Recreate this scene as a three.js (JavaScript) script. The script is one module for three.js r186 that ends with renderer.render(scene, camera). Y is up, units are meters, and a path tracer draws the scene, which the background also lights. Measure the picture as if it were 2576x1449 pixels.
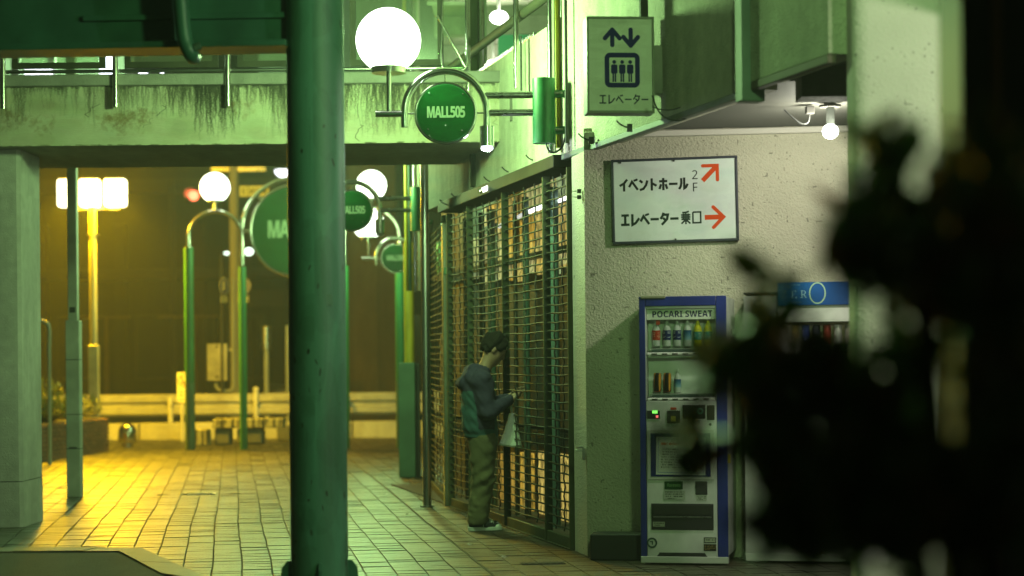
import * as THREE from 'three';
import { RoundedBoxGeometry } from 'three/addons/geometries/RoundedBoxGeometry.js';
import { mergeGeometries, mergeVertices } from 'three/addons/utils/BufferGeometryUtils.js';

// ---------------------------------------------------------------- camera, sky, exposure
const scene = new THREE.Scene();
const PW = 2576, PH = 1449, F = 5000, CX = 1288, HY = 909, EYE = 1.4, ROLL = -0.009;
const camera = new THREE.PerspectiveCamera(2 * Math.atan(PH / 2 / F) * 180 / Math.PI, PW / PH, 0.1, 600);
camera.setViewOffset(PW, PH, 0, -(HY - PH / 2), PW, PH);
camera.position.set(0, EYE, 0); camera.rotation.z = ROLL;
camera.focus = 14.8; camera.userData.fStop = 1.35;
scene.add(camera);
const renderer = new THREE.WebGLRenderer({ antialias: true });
renderer.toneMapping = THREE.LinearToneMapping; renderer.toneMappingExposure = 1;
renderer.shadowMap.enabled = true; renderer.setSize(1024, 576);
const SKY = [0.022, 0.026, 0.015];
{ // night sky glow of a town, a little brighter low down
  const w = 64, h = 32, d = new Float32Array(w * h * 4);
  for (let y = 0; y < h; y++) for (let x = 0; x < w; x++) {
    const e = Math.max(0, (y + 0.5) / h * 2 - 1), k = 1 - 0.45 * e, o = (y * w + x) * 4;
    d[o] = SKY[0] * k; d[o + 1] = SKY[1] * k; d[o + 2] = SKY[2] * k; d[o + 3] = 1;
  }
  const t = new THREE.DataTexture(d, w, h, THREE.RGBAFormat, THREE.FloatType);
  t.mapping = THREE.EquirectangularReflectionMapping; t.magFilter = THREE.LinearFilter; t.needsUpdate = true;
  scene.background = t; scene.environment = t;
}
scene.fog = new THREE.FogExp2(0xf2fff0, 0.0024);
const I_MALL = 44, I_SOD = 330, I_SOFFIT = 6.6, I_LED = 1.6;
const C_GREEN = [0.50, 1.0, 0.34], C_SOD = [1, 0.57, 0.0], C_BULB = [1.0, 1.0, 0.80];

// ---------------------------------------------------------------- helpers
let seed = 7;
const rnd = () => { seed |= 0; seed = seed + 0x6D2B79F5 | 0; let t = Math.imul(seed ^ seed >>> 15, 1 | seed); t = t + Math.imul(t ^ t >>> 7, 61 | t) ^ t; return ((t ^ t >>> 14) >>> 0) / 4294967296; };
const R = (a, b) => a + (b - a) * rnd();
const V = (x, y, z) => new THREE.Vector3(x, y, z);
const cR = Math.cos(ROLL), sR = Math.sin(ROLL);
// a point of the place seen at that pixel of the photograph (2576 wide), so many metres away
const at = (px, py, Z) => { const x = (px - CX) / F * Z, y = -(py - HY) / F * Z; return V(x * cR - y * sR, x * sR + y * cR + EYE, -Z); };
const fl = (px, py, h = 0) => { const dy = ((px - CX) * sR - (py - HY) * cR) / F; return at(px, py, (h - EYE) / dy); };
const counts = {};
const num = (n) => { const c = counts[n] = (counts[n] ?? -1) + 1; return c ? n + '_' + String(c).padStart(3, '0') : n; };
function thing(name, label, category, pos = V(0, 0, 0), group, rot = 0) {
  const o = new THREE.Group(); o.name = num(name); o.position.copy(pos); o.rotation.y = rot;
  o.userData = { label, category }; if (group) o.userData.group = group;
  scene.add(o); return o;
}
function P(name, geo, mat, parent, label) { // a part; geometry in its parent's own axes
  const m = new THREE.Mesh(geo, mat); m.name = name; m.castShadow = m.receiveShadow = true;
  if (label) m.userData.label = label;
  (parent ?? scene).add(m); return m;
}
function W(name, geo, mat, thg, label) { // a part whose geometry is given in world axes
  thg.updateMatrixWorld(true); geo.applyMatrix4(thg.matrixWorld.clone().invert());
  return P(name, geo, mat, thg, label);
}
function struct(name, geo, mat, label) { const m = P(num(name), geo, mat); m.userData = { kind: 'structure', label: label ?? name.replace(/_/g, ' '), category: name.replace(/_/g, ' ') }; return m; }
const merge = (list) => mergeGeometries(list.map((g) => { const n = g.index ? g.toNonIndexed() : g.clone(); for (const k of Object.keys(n.attributes)) if (!['position', 'normal', 'uv'].includes(k)) n.deleteAttribute(k); return n; }));
function metreUV(g, s = 1) { // texture coordinates in metres from the side each face looks to
  if (g.index) g = g.toNonIndexed();
  const p = g.attributes.position, n = g.attributes.normal, uv = new Float32Array(p.count * 2);
  for (let i = 0; i < p.count; i++) {
    const f = i - i % 3; let ax = 0, ay = 0, az = 0;
    for (let k = 0; k < 3; k++) { ax += Math.abs(n.getX(f + k)); ay += Math.abs(n.getY(f + k)); az += Math.abs(n.getZ(f + k)); }
    const [u, v] = ay > ax && ay > az ? [p.getX(i), p.getZ(i)] : ax > az ? [p.getZ(i), p.getY(i)] : [p.getX(i), p.getY(i)];
    uv[i * 2] = u * s; uv[i * 2 + 1] = v * s;
  }
  g.setAttribute('uv', new THREE.BufferAttribute(uv, 2)); return g;
}
const box = (w, h, d, x = 0, y = 0, z = 0, r = 0, print = false) => print ? new THREE.BoxGeometry(w, h, d).translate(x, y, z) : metreUV((r ? new RoundedBoxGeometry(w, h, d, 2, Math.min(r, w / 2.01, h / 2.01, d / 2.01)) : new THREE.BoxGeometry(w, h, d)).translate(x, y, z));
function cyl(a, b, r0, r1 = r0, seg = 16) {
  const d = b.clone().sub(a), g = new THREE.CylinderGeometry(r1, r0, d.length(), seg);
  g.applyQuaternion(new THREE.Quaternion().setFromUnitVectors(V(0, 1, 0), d.clone().normalize()));
  return g.translate((a.x + b.x) / 2, (a.y + b.y) / 2, (a.z + b.z) / 2);
}
const tube = (pts, r, seg = 24, rad = 8) => new THREE.TubeGeometry(new THREE.CatmullRomCurve3(pts), seg, r, rad);
const lathe = (pts, seg = 32) => new THREE.LatheGeometry(pts.map((p) => new THREE.Vector2(p[0], p[1])), seg);
const sheet = (w, h, x, y, z) => new THREE.PlaneGeometry(w, h).translate(x, y, z);
// an upright wall strip between two floor points, t thick, from y0 to y1
function strip(a, b, y0, y1, t = 0.15, side = 0, r = 0) {
  const d = V(b.x - a.x, 0, b.z - a.z), L = d.length(), g = box(L, y1 - y0, t, L / 2, (y0 + y1) / 2, side * t / 2, r);
  return g.rotateY(-Math.atan2(d.z, d.x)).translate(a.x, 0, a.z);
}
const lerp = (a, b, t) => a.clone().lerp(b, t);

// ---- textures
function hash(x, y, s) { let h = Math.imul(x, 374761393) ^ Math.imul(y, 668265263) ^ Math.imul(s, 2246822519); h = Math.imul(h ^ h >>> 13, 1274126177); return ((h ^ h >>> 16) >>> 0) / 4294967296; }
function vnoise(x, y, per, s) { // tiling value noise
  const xi = Math.floor(x), yi = Math.floor(y), fx = x - xi, fy = y - yi, u = fx * fx * (3 - 2 * fx), v = fy * fy * (3 - 2 * fy), m = (a) => ((a % per) + per) % per;
  const a = hash(m(xi), m(yi), s), b = hash(m(xi + 1), m(yi), s), c = hash(m(xi), m(yi + 1), s), d = hash(m(xi + 1), m(yi + 1), s);
  return a + (b - a) * u + (c - a) * v + (a - b - c + d) * u * v;
}
function tex(n, fn, color = false, rep = 1) {
  const d = new Uint8Array(n * n * 4);
  for (let y = 0; y < n; y++) for (let x = 0; x < n; x++) {
    const r = fn(x / n, y / n), o = (y * n + x) * 4;
    for (let c = 0; c < 3; c++) d[o + c] = Math.max(0, Math.min(255, (Array.isArray(r) ? r[c] : r) * 255)); d[o + 3] = 255;
  }
  const t = new THREE.DataTexture(d, n, n); t.wrapS = t.wrapT = THREE.RepeatWrapping; t.magFilter = THREE.LinearFilter; t.minFilter = THREE.LinearFilter;
  if (color) t.colorSpace = THREE.SRGBColorSpace; t.repeat.set(rep, rep); t.needsUpdate = true; return t;
}
const fbm = (u, v, p, s, o = 4) => { let a = 0.5, r = 0, t = 0; for (let i = 0; i < o; i++, a *= 0.5, p *= 2) { r += a * vnoise(u * p, v * p, p, s + i); t += a; } return r / t; };
function canvasTex(w, h, draw) {
  const c = document.createElement('canvas'); c.width = w; c.height = h; const x = c.getContext('2d'); draw(x, w, h);
  const t = new THREE.CanvasTexture(c); t.colorSpace = THREE.SRGBColorSpace; return t;
}
const stuccoBump = tex(512, (u, v) => { const a = vnoise(u * 64, v * 64, 64, 3), b = vnoise(u * 128, v * 128, 128, 4), c = fbm(u, v, 8, 5); return 0.5 * Math.pow(a, 1.6) + 0.3 * b + 0.2 * c; }, false, 1.5);
const stuccoCol = tex(512, (u, v) => { const a = fbm(u, v, 4, 11), b = vnoise(u * 110, v * 110, 110, 12), pit = b > 0.93 ? 0.72 : 1; return [0.93, 0.92, 0.90].map((c) => c * (0.86 + 0.18 * a) * pit); }, true, 0.45);
const concCol = tex(512, (u, v) => { const a = fbm(u, v, 3, 21, 5), b = fbm(u, v, 48, 22, 2), s = fbm(u * 1, v * 0.15, 24, 23, 2); return 0.62 + 0.22 * a + 0.1 * b + 0.12 * s; }, true, 0.4);
const grit = tex(256, (u, v) => 0.55 * fbm(u, v, 32, 31, 3) + 0.45 * vnoise(u * 128, v * 128, 128, 33), false, 2.5);
const wear = tex(512, (u, v) => 0.72 + 0.4 * (fbm(u, v, 6, 41, 5) - 0.3), true, 0.7);
const rough = tex(256, (u, v) => 0.55 + 0.45 * fbm(u, v, 8, 51, 4), false, 1.3);
const brushed = tex(256, (u, v) => 0.55 + 0.45 * fbm(u * 1, v * 0.06, 64, 61, 2), false, 1.5);

const lin = (r, g, b) => new THREE.Color().setRGB(r, g, b);
const M = (c, roughness = 0.6, metalness = 0, extra = {}) => new THREE.MeshStandardMaterial({ color: Array.isArray(c) ? lin(...c) : c, roughness, metalness, ...extra });
const glow = (c, k) => M([0.8, 0.8, 0.8], 0.4, 0, { emissive: lin(...c), emissiveIntensity: k });
const glass = (c = [0.9, 0.95, 0.9], r = 0.03) => new THREE.MeshPhysicalMaterial({ color: lin(...c), roughness: r, transmission: 1, thickness: 0, ior: 1.5 });
const mStucco = M([0.53, 0.525, 0.42], 0.9, 0, { map: stuccoCol, bumpMap: stuccoBump, bumpScale: 0.009 });
const mFascia = M([0.56, 0.54, 0.43], 0.9, 0, { map: concCol, bumpMap: stuccoBump, bumpScale: 0.008 });
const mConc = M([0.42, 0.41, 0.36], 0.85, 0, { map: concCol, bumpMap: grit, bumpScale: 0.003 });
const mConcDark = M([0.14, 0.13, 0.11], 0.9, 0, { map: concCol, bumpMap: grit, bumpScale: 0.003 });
const mChrome = M([0.62, 0.62, 0.58], 0.22, 1, { roughnessMap: brushed });
const mSteel = M([0.42, 0.42, 0.40], 0.38, 1, { roughnessMap: rough });
const mGreen = M([0.035, 0.24, 0.085], 0.42, 0, { map: wear });
const mGreenGrey = M([0.10, 0.20, 0.12], 0.5, 0, { map: wear });
const mDarkGreen = M([0.055, 0.20, 0.12], 0.4, 0, { map: wear, bumpMap: grit, bumpScale: 0.0006 });
const mYellow = M([0.62, 0.50, 0.03], 0.5, 0, { map: wear });
const mGreyPost = M([0.48, 0.50, 0.42], 0.55, 0, { map: wear });
const mWhite = M([0.72, 0.72, 0.68], 0.45, 0, { map: wear });
const mCream = M([0.62, 0.60, 0.45], 0.5, 0, { map: wear });
const mBlack = M([0.012, 0.012, 0.012], 0.55);
const mDark = M([0.035, 0.032, 0.028], 0.7, 0, { map: wear });
const mBronze = new THREE.MeshPhysicalMaterial({ color: lin(0.055, 0.052, 0.036), roughness: 0.7, specularIntensity: 0.25, map: wear });
const mWire = M([0.016, 0.016, 0.016], 0.6);
const pointLight = (c, I, pos, r = 2) => { const l = new THREE.PointLight(lin(...c), I); l.position.copy(pos); l.castShadow = true; l.shadow.radius = r; l.name = 'lamp_light'; scene.add(l); return l; };

// ---------------------------------------------------------------- ground, road, paving
{
  const g = new THREE.PlaneGeometry(700, 700).rotateX(-Math.PI / 2).translate(0, -0.06, -200);
  struct('ground', metreUV(g, 0.5), M([0.045, 0.042, 0.038], 0.9, 0, { map: concCol }), 'dark ground');
  const asphalt = M([0.05, 0.05, 0.05], 0.8, 0, { map: concCol, bumpMap: grit, bumpScale: 0.004 });
  struct('road', metreUV(new THREE.BoxGeometry(120, 0.03, 16).translate(0, -0.04, -47), 0.5), asphalt, 'dark asphalt road behind the white guard rail');
}
const TA = Math.atan(0.141), T0 = fl(603, 1358); // paving: direction of the long joints and a point on one of them
{
  const base = struct('pavement', metreUV(new THREE.BoxGeometry(24, 0.04, 36).translate(-3.5, -0.032, -20), 1), M([0.02, 0.019, 0.015], 0.95, 0, { map: concCol }), 'tiled pedestrian pavement of small grooved tiles with dark long joints');
  const TWd = 0.203, TL = 0.101;
  const tileMap = tex(256, (u, v) => { const gx = Math.abs((u * 20) % 1 - 0.5) * 2, gy = Math.abs((v * 10) % 1 - 0.5) * 2; return (0.66 + 0.28 * fbm(u, v, 8, 71, 4)) * (gx > 0.82 || gy > 0.82 ? 0.78 : 1); }, true);
  const tileBump = tex(256, (u, v) => { const gx = Math.abs((u * 20) % 1 - 0.5) * 2, gy = Math.abs((v * 10) % 1 - 0.5) * 2; return (gx > 0.8 || gy > 0.8 ? 0 : 0.8) + 0.2 * vnoise(u * 64, v * 64, 64, 73); });
  const tints = [[0.068, 0.064, 0.031], [0.060, 0.057, 0.028], [0.078, 0.072, 0.036], [0.045, 0.043, 0.022]].map((c) => M(c, 0.4, 0, { map: tileMap, bumpMap: tileBump, bumpScale: 0.0016 }));
  const geo = new THREE.BoxGeometry(TWd - 0.0085, 0.03, TL - 0.002);
  { const p = geo.attributes.position; for (let i = 0; i < p.count; i++) if (p.getY(i) > 0) { p.setX(i, p.getX(i) * 0.985); p.setZ(i, p.getZ(i) * 0.975); } }
  const ux = V(Math.cos(TA), 0, -Math.sin(TA)), uz = V(-Math.sin(TA), 0, -Math.cos(TA)); // across, and away from the camera
  const near = [], far = [], m4 = new THREE.Matrix4(), e = new THREE.Euler(), q = new THREE.Quaternion();
  for (let j = 0; j < 320; j++) for (let i = -45; i < 34; i++) {
    const wob = 0.010 * (vnoise(j * 0.21 + 7, i * 0.31, 512, 81) - 0.5) + 0.016 * (vnoise(j * 0.035, 3, 512, 82) - 0.5);
    const row = j * TL + Math.floor(j / 11) * 0.012 + (i > 7 ? 0.03 : 0);
    const p = T0.clone().addScaledVector(ux, (i + 0.5) * TWd + wob + (i > 7 ? 0.012 : 0)).addScaledVector(uz, row - 4.0);
    const Z = -p.z, px = CX + p.x / Z * F;
    if (Z < 10.2 || Z > 37 || px < -120 || px > 2700) continue;
    if (p.x > 0.9 && Z > 15) continue;
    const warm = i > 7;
    e.set(R(-0.022, 0.022), -0 + TA + R(-0.012, 0.012), R(-0.008, 0.008)); q.setFromEuler(e);
    m4.compose(V(p.x, -0.015 + R(-0.0028, 0.0022), p.z), q, V(1, 1, 1));
    const pn = vnoise(i * 0.22 + 9, j * 0.10 + 5, 512, 83) + R(-0.28, 0.28), kind = pn < 0.28 ? 3 : pn < 0.5 ? 1 : pn < 0.75 ? 0 : 2, item = { m: m4.clone(), kind, Z, px, warm };
    const inView = Z > 12.9 && px > 540 && px < 2100 && !(px > 700 && px < 880);
    (inView ? near : far).push(item);
  }
  near.sort((a, b) => a.Z - b.Z);
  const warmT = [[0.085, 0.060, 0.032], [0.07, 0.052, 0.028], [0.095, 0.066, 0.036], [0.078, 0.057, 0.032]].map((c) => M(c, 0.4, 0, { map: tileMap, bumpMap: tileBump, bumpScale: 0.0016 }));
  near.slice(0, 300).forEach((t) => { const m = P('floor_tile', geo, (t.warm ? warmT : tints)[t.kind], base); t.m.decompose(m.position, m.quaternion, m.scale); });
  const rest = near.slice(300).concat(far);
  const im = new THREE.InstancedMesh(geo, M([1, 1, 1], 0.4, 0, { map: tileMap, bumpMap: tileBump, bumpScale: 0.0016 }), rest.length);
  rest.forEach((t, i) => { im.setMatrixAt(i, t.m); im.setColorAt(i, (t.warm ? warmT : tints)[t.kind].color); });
  im.name = 'floor_tiles'; im.userData.kind = 'stuff'; base.add(im);
}
// kerb wall along the road
{
  const g = metreUV(new THREE.BoxGeometry(30, 0.36, 0.35).translate(-4, 0.13, -37.4));
  const k = thing('kerb_wall', 'low concrete kerb wall below the white guard rail', 'kerb wall', V(-4, 0, -37.4)); k.userData.kind = 'structure';
  for (let i = 0; i < 15; i++) P('kerb_block', box(1.97, 0.32 + R(-0.006, 0.006), 0.35, -14 + i * 2, 0.14, R(-0.01, 0.01), 0.02), mConc, k);
}
// ---------------------------------------------------------------- footbridge
const ZB = 17.0, ZB2 = 18.9;
{
  const o = thing('footbridge', 'low concrete footbridge with rain stained face and glass railing', 'footbridge', V(-2.5, 0, -ZB));
  const yb = at(400, 365, ZB).y, yt = at(400, 216, ZB).y, xl = -7, xr = -0.05;
  const stain = canvasTex(2048, 320, (x, w, h) => {
    x.fillStyle = '#c9c6b4'; x.fillRect(0, 0, w, h);
    for (let i = 0; i < 900; i++) { x.fillStyle = `rgba(${90 + R(0, 60) | 0},${85 + R(0, 60) | 0},${60 + R(0, 50) | 0},${R(0.01, 0.05)})`; const r = R(8, 60); x.beginPath(); x.ellipse(R(0, w), R(0, h), r, r * R(0.5, 1.6), 0, 0, 7); x.fill(); }
    const U = (px) => (at(px, 300, ZB).x - xl) / (xr - xl) * w;
    const streak = (u, len, a, wd) => { let cx = u; for (let y = 0; y < len; y += 2) { cx += R(-0.9, 0.9); x.fillStyle = `rgba(24,22,12,${a * Math.sqrt(1 - y / len) * R(0.4, 1)})`; x.fillRect(cx, y, wd * R(0.6, 2), 2.6); } };
    const patches = [[20, 40, 260, 0.4], [170, 60, 90, 0.3], [260, 60, 250, 0.35], [345, 40, 200, 0.4], [470, 45, 180, 0.75], [545, 45, 300, 1.0], [660, 40, 120, 0.7], [705, 20, 300, 0.6], [930, 60, 300, 0.7], [1010, 60, 300, 0.8], [1110, 60, 280, 0.8], [110, 40, 60, 0.5]];
    for (const [px, sp, len, a] of patches) { const u = U(px), s = sp * 1.25; for (let i = 0; i < 110 * a; i++) streak(u + R(-s, s), len * R(0.15, 1), a * R(0.2, 0.75), R(1, 4)); }
    for (let i = 0; i < 500; i++) streak(R(0, w), R(20, 200), R(0.05, 0.25), R(1, 3));
    for (let i = 0; i < 700; i++) { const u = R(0, w); x.fillStyle = `rgba(18,16,10,${R(0.1, 0.6) * (0.3 + 0.7 * vnoise(u / 60, 1, 64, 91))})`; x.fillRect(u, 0, R(2, 12), R(3, 22) * vnoise(u / 40, 2, 64, 92)); }
    for (const [px, py, n] of [[290, 296, 160], [20, 280, 120], [345, 285, 110], [600, 262, 70], [100, 300, 50]]) { const u = U(px), v = (py - 216) / 150 * h; for (let i = 0; i < n; i++) { const g = R(-1, 1) + R(-1, 1), q = R(0, 1) * R(0, 1); x.fillStyle = `rgba(${70 + R(0, 30) | 0},${38 + R(0, 16) | 0},12,${R(0.02, 0.12)})`; x.beginPath(); x.ellipse(u + g * 26, v + R(-26, 10) + q * 120, R(1, 7), R(2, 22), R(-0.5, 0.5), 0, 7); x.fill(); } }
    for (let i = 0; i < 26; i++) { let u = R(0, w), v = R(20, h * 0.7); x.strokeStyle = `rgba(34,30,16,${R(0.2, 0.5)})`; x.lineWidth = R(1, 3); x.beginPath(); x.moveTo(u, v); for (let k = 0; k < 6; k++) x.lineTo(u += R(-14, 14), v += R(2, 20)); x.stroke(); }
    for (let i = 0; i < 220; i++) { x.fillStyle = `rgba(40,36,20,${R(0.1, 0.5)})`; x.fillRect(R(0, w), h - R(1, 8), R(3, 22), 8); }
  });
  const face = sheet(xr - xl, yt - yb, (xl + xr) / 2, (yt + yb) / 2, -ZB + 0.004);
  W('stained_face', face, M([0.62, 0.61, 0.54], 0.85, 0, { map: stain, bumpMap: grit, bumpScale: 0.002 }), o);
  W('deck', box(xr - xl, yt - yb, ZB2 - ZB, (xl + xr) / 2, (yt + yb) / 2, -(ZB + ZB2) / 2), mConc, o);
  W('ledge', box(xr - xl, 0.10, 0.22, (xl + xr) / 2, yt + 0.05, -ZB - 0.06, 0.015), M([0.24, 0.23, 0.2], 0.85, 0, { map: concCol, bumpMap: grit, bumpScale: 0.004 }), o);
  // railing
  const zr = -ZB + 0.03, yr0 = yt + 0.115, yr1 = yt + 0.36;
  for (let i = -5; i <= 3; i++) { const px = 8 + i * 283, p = at(px, 275, ZB - 0.06); if (p.x < xl) continue; W('railing_post', cyl(V(p.x, yt - 0.19, zr + 0.035), V(p.x, yt + 1.2, zr + 0.035), 0.024), mChrome, o); }
  for (const [y, r] of [[yt + 0.125, 0.016], [yt + 1.2, 0.035]]) W('rail', cyl(V(xl, y, zr), V(xr - 0.3, y, zr), r), mSteel, o);
  for (let i = -5; i <= 3; i++) {
    const a = at(8 + i * 283 + 40, 200, ZB).x, b = at(8 + i * 283 + 245, 200, ZB).x; if (a < xl) continue;
    const y0 = yt + 0.20, y1 = yt + 0.95, w = b - a, f = 0.05;
    const fr = merge([box(w + 2 * f, f, 0.04, (a + b) / 2, y0 - f / 2, zr), box(w + 2 * f, f, 0.04, (a + b) / 2, y1 + f / 2, zr), box(f, y1 - y0, 0.04, a - f / 2, (y0 + y1) / 2, zr), box(f, y1 - y0, 0.04, b + f / 2, (y0 + y1) / 2, zr)]);
    W('panel_frame', fr, mBronze, o);
    W('glass_panel', box(w, y1 - y0, 0.008, (a + b) / 2, (y0 + y1) / 2, zr), glass([0.75, 0.85, 0.72], 0.25), o);
  }
  // the support at the left edge of the picture, standing on the pavement
  const c0 = V(at(107, 1309, 17.93).x, 0, -17.93), cw = 1.3, cd = 0.72;
  const sh = new THREE.Shape(); { const w = cw, d = cd, r = 0.03; sh.moveTo(-w / 2, -d / 2); sh.lineTo(w / 2 - r, -d / 2); sh.lineTo(w / 2, -d / 2 + r); sh.lineTo(w / 2, d / 2); sh.lineTo(-w / 2, d / 2); }
  const col = (y0, y1, s) => metreUV(new THREE.ExtrudeGeometry(sh, { depth: y1 - y0, bevelEnabled: false }).scale(s, s, 1).rotateX(-Math.PI / 2)).translate(c0.x - cw / 2, y0, c0.z + cd / 2);
  W('column', col(0.4, yb, 1), mConc, o); W('column_base', col(0, 0.392, 1.006), mConc, o); W('column_joint', col(0.39, 0.402, 0.985), mBlack, o);
}
// lit walkway of the upper floor behind the footbridge
{
  const Z = 30, y0 = 4.92, o = thing('upper_walkway', 'upper walkway with lit lamps seen behind the footbridge railing', 'walkway', V(-5, y0, -Z));
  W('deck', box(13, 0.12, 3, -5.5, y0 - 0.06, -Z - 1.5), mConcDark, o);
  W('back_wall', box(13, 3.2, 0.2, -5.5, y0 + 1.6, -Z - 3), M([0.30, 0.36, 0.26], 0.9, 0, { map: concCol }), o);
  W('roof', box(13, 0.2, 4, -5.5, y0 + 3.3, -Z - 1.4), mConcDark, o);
  for (const px of [40, 130, 330, 350, 480, 560, 640]) { const p = at(px, 170, Z - 0.2); W('upright', box(0.12, 3.2, 0.12, p.x, y0 + 1.6, -Z + 0.2), px > 340 ? mDark : mGreyPost, o); }
  W('screen', box(1.95, 3.2, 0.05, at(480, 170, Z).x, y0 + 1.6, -Z + 0.1), mDark, o);
  for (const [px, py, w, h] of [[77, 190, 0.17, 0.17], [99, 190, 0.1, 0.2], [118, 190, 0.15, 0.22], [268, 175, 0.2, 0.42], [360, 190, 0.12, 0.1], [408, 190, 0.03, 0.12]]) {
    const p = at(px, py, Z - 0.3); W('lamp', box(w, h, 0.06, p.x, p.y, p.z, 0.02), glow([0.82, 0.85, 1.0], 6), o);
  }
  pointLight([0.6, 1, 0.55], 26, at(90, 130, Z + 0.9), 6); pointLight([0.6, 1, 0.55], 20, at(250, 130, Z + 0.9), 6);
}
// ---------------------------------------------------------------- mall building
const G0 = fl(1445, 1385), G1 = fl(1131, 1273.6), G2 = fl(1087, 1229);
const gDir = G1.clone().sub(G0).setY(0).normalize();                         // along the grille, away from the camera
const gOut = V(-(-gDir.z), 0, -gDir.x).normalize(); if (gOut.x > 0) gOut.negate(); // out to the walkway
const FASC = V(1.35, 0, -11.4), HB = 2.95;
const mall = thing('mall_building', 'cream stucco mall building with overhanging upper floor and recessed wall', 'building', V(1.2, 0, -14.2));
{
  const far = G1.clone().addScaledVector(gDir, 1.3), corner = G0.clone().addScaledVector(gDir, -0.05);
  const P5 = G0.clone().addScaledVector(gDir, 0.25);
  W('upper_wall', strip(P5, far, HB, 3.98, 0.2, 1), mFascia, mall);
  W('upper_wall', strip(FASC, P5, HB, 7, 0.2, 1), mFascia, mall);
  const dF = P5.clone().sub(FASC).setY(0).normalize(), FEND = FASC.clone().addScaledVector(dF, -1.15);
  W('upper_wall', strip(FEND, FASC.clone().addScaledVector(dF, -0.09), HB + 0.03, 7, 0.2, 1), M([0.34, 0.37, 0.25], 0.9, 0, { map: concCol, bumpMap: stuccoBump, bumpScale: 0.012 }), mall);
  W('downpipe_cover', strip(FASC.clone().addScaledVector(dF, -0.085), FASC.clone().addScaledVector(dF, 0.03), HB - 0.08, 7, 0.14, 0.3, 0.01), M([0.13, 0.20, 0.15], 0.6, 0, { map: wear }), mall);
  W('coping', strip(P5.clone().addScaledVector(gDir, 0.9), far, 3.98, 4.02, 0.26, 1, 0.01), mSteel, mall);
  // edge trim below the overhang
  W('edge_trim', strip(FASC, P5, HB - 0.045, HB - 0.003, 0.06, 0.6, 0.008), M([0.22, 0.24, 0.21], 0.6, 0, { map: wear }), mall);
  W('edge_trim', strip(FEND, FASC.clone().addScaledVector(dF, -0.1), HB - 0.02, HB + 0.027, 0.05, 0.8, 0.008), M([0.07, 0.055, 0.04], 0.8), mall);
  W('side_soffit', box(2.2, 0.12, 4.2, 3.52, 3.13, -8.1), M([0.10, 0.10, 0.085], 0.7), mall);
  { const f = (px, py) => at(px, py, 17.15); W('tube_lamp', cyl(f(1213, 479), f(1249, 462), 0.02), glow([0.95, 1, 0.92], 4), mall); W('tube_lamp', cyl(f(1206, 482), f(1211, 479.6), 0.02), mSteel, mall); }
  W('edge_trim', strip(P5, G1.clone().addScaledVector(gDir, 0.1), HB - 0.10, HB - 0.003, 0.24, 0.4, 0.008), mBronze, mall);
  // recessed wall behind the vending machines
  const wa = 8 * Math.PI / 180, wd = V(Math.cos(wa), 0, Math.sin(wa)), W0 = fl(1478, 1400), W1 = W0.clone().addScaledVector(wd, 4.2);
  W('recess_wall', strip(W0, W1, 0, 3.06, 0.25, -1), mStucco, mall);
  W('wall_coving', strip(W0, W1, 2.985, 3.03, 0.05, 1, 0.01), M([0.5, 0.48, 0.42], 0.7), mall);
  // chamfered corner pier between wall and grille
  W('corner_pier', strip(G0.clone().addScaledVector(gDir, -0.02), W0.clone().addScaledVector(wd, 0.004), 0, HB - 0.05, 0.22, -1), M([0.60, 0.57, 0.47], 0.85, 0, { map: stuccoCol, bumpMap: stuccoBump, bumpScale: 0.008 }), mall);
  // ribbed soffit
  const sof = []; const sx0 = G0.x - 0.25;
  for (let k = 0; k < 46; k++) { const z = -14.6 + k * 0.062; sof.push(box(3.9, 0.02, 0.036, sx0 + 2.05 - (k * 0.0), 3.045, z)); }
  const slab = new THREE.Shape([[P5.x + 0.12, -P5.z], [FASC.x + 0.12, -FASC.z], [FEND.x + 0.12, -FEND.z], [4.6, -FEND.z], [4.6, 15.2], [P5.x + 0.2, 15.2]].map((p) => new THREE.Vector2(...p)));
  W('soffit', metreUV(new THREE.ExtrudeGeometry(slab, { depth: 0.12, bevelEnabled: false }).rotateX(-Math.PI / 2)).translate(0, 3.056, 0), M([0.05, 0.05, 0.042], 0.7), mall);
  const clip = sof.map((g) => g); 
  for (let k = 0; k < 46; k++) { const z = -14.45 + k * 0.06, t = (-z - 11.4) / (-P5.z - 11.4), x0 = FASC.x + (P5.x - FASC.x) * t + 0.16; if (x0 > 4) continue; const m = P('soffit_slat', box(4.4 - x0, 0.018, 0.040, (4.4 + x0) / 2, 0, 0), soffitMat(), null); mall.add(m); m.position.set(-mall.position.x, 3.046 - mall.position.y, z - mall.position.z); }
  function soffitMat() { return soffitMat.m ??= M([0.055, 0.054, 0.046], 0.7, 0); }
  // beam crossing the soffit near the pillar
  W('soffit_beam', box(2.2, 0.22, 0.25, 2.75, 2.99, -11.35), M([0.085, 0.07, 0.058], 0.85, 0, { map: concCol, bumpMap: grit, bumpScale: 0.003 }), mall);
  W('pillar', new RoundedBoxGeometry(0.49, 7, 0.29, 6, 0.085).translate(at(2273, 600, 10.1).x, 3.5, -10.245), M([0.52, 0.50, 0.46], 0.9, 0, { map: stuccoCol, bumpMap: stuccoBump, bumpScale: 0.005 }), mall);
  mall.children[mall.children.length - 1].geometry = metreUV(mall.children[mall.children.length - 1].geometry);
  // things behind the grille: floor above, side wall
  // conduit along the top of the grille with its cable ties
  const tz = V(gOut.x, 0, gOut.z);
  const cp = (px) => { const t = (px - 1445) / (1131 - 1445); return lerp(G0, G1, 1).sub(G0).multiplyScalar(0).add(G0); };
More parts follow.
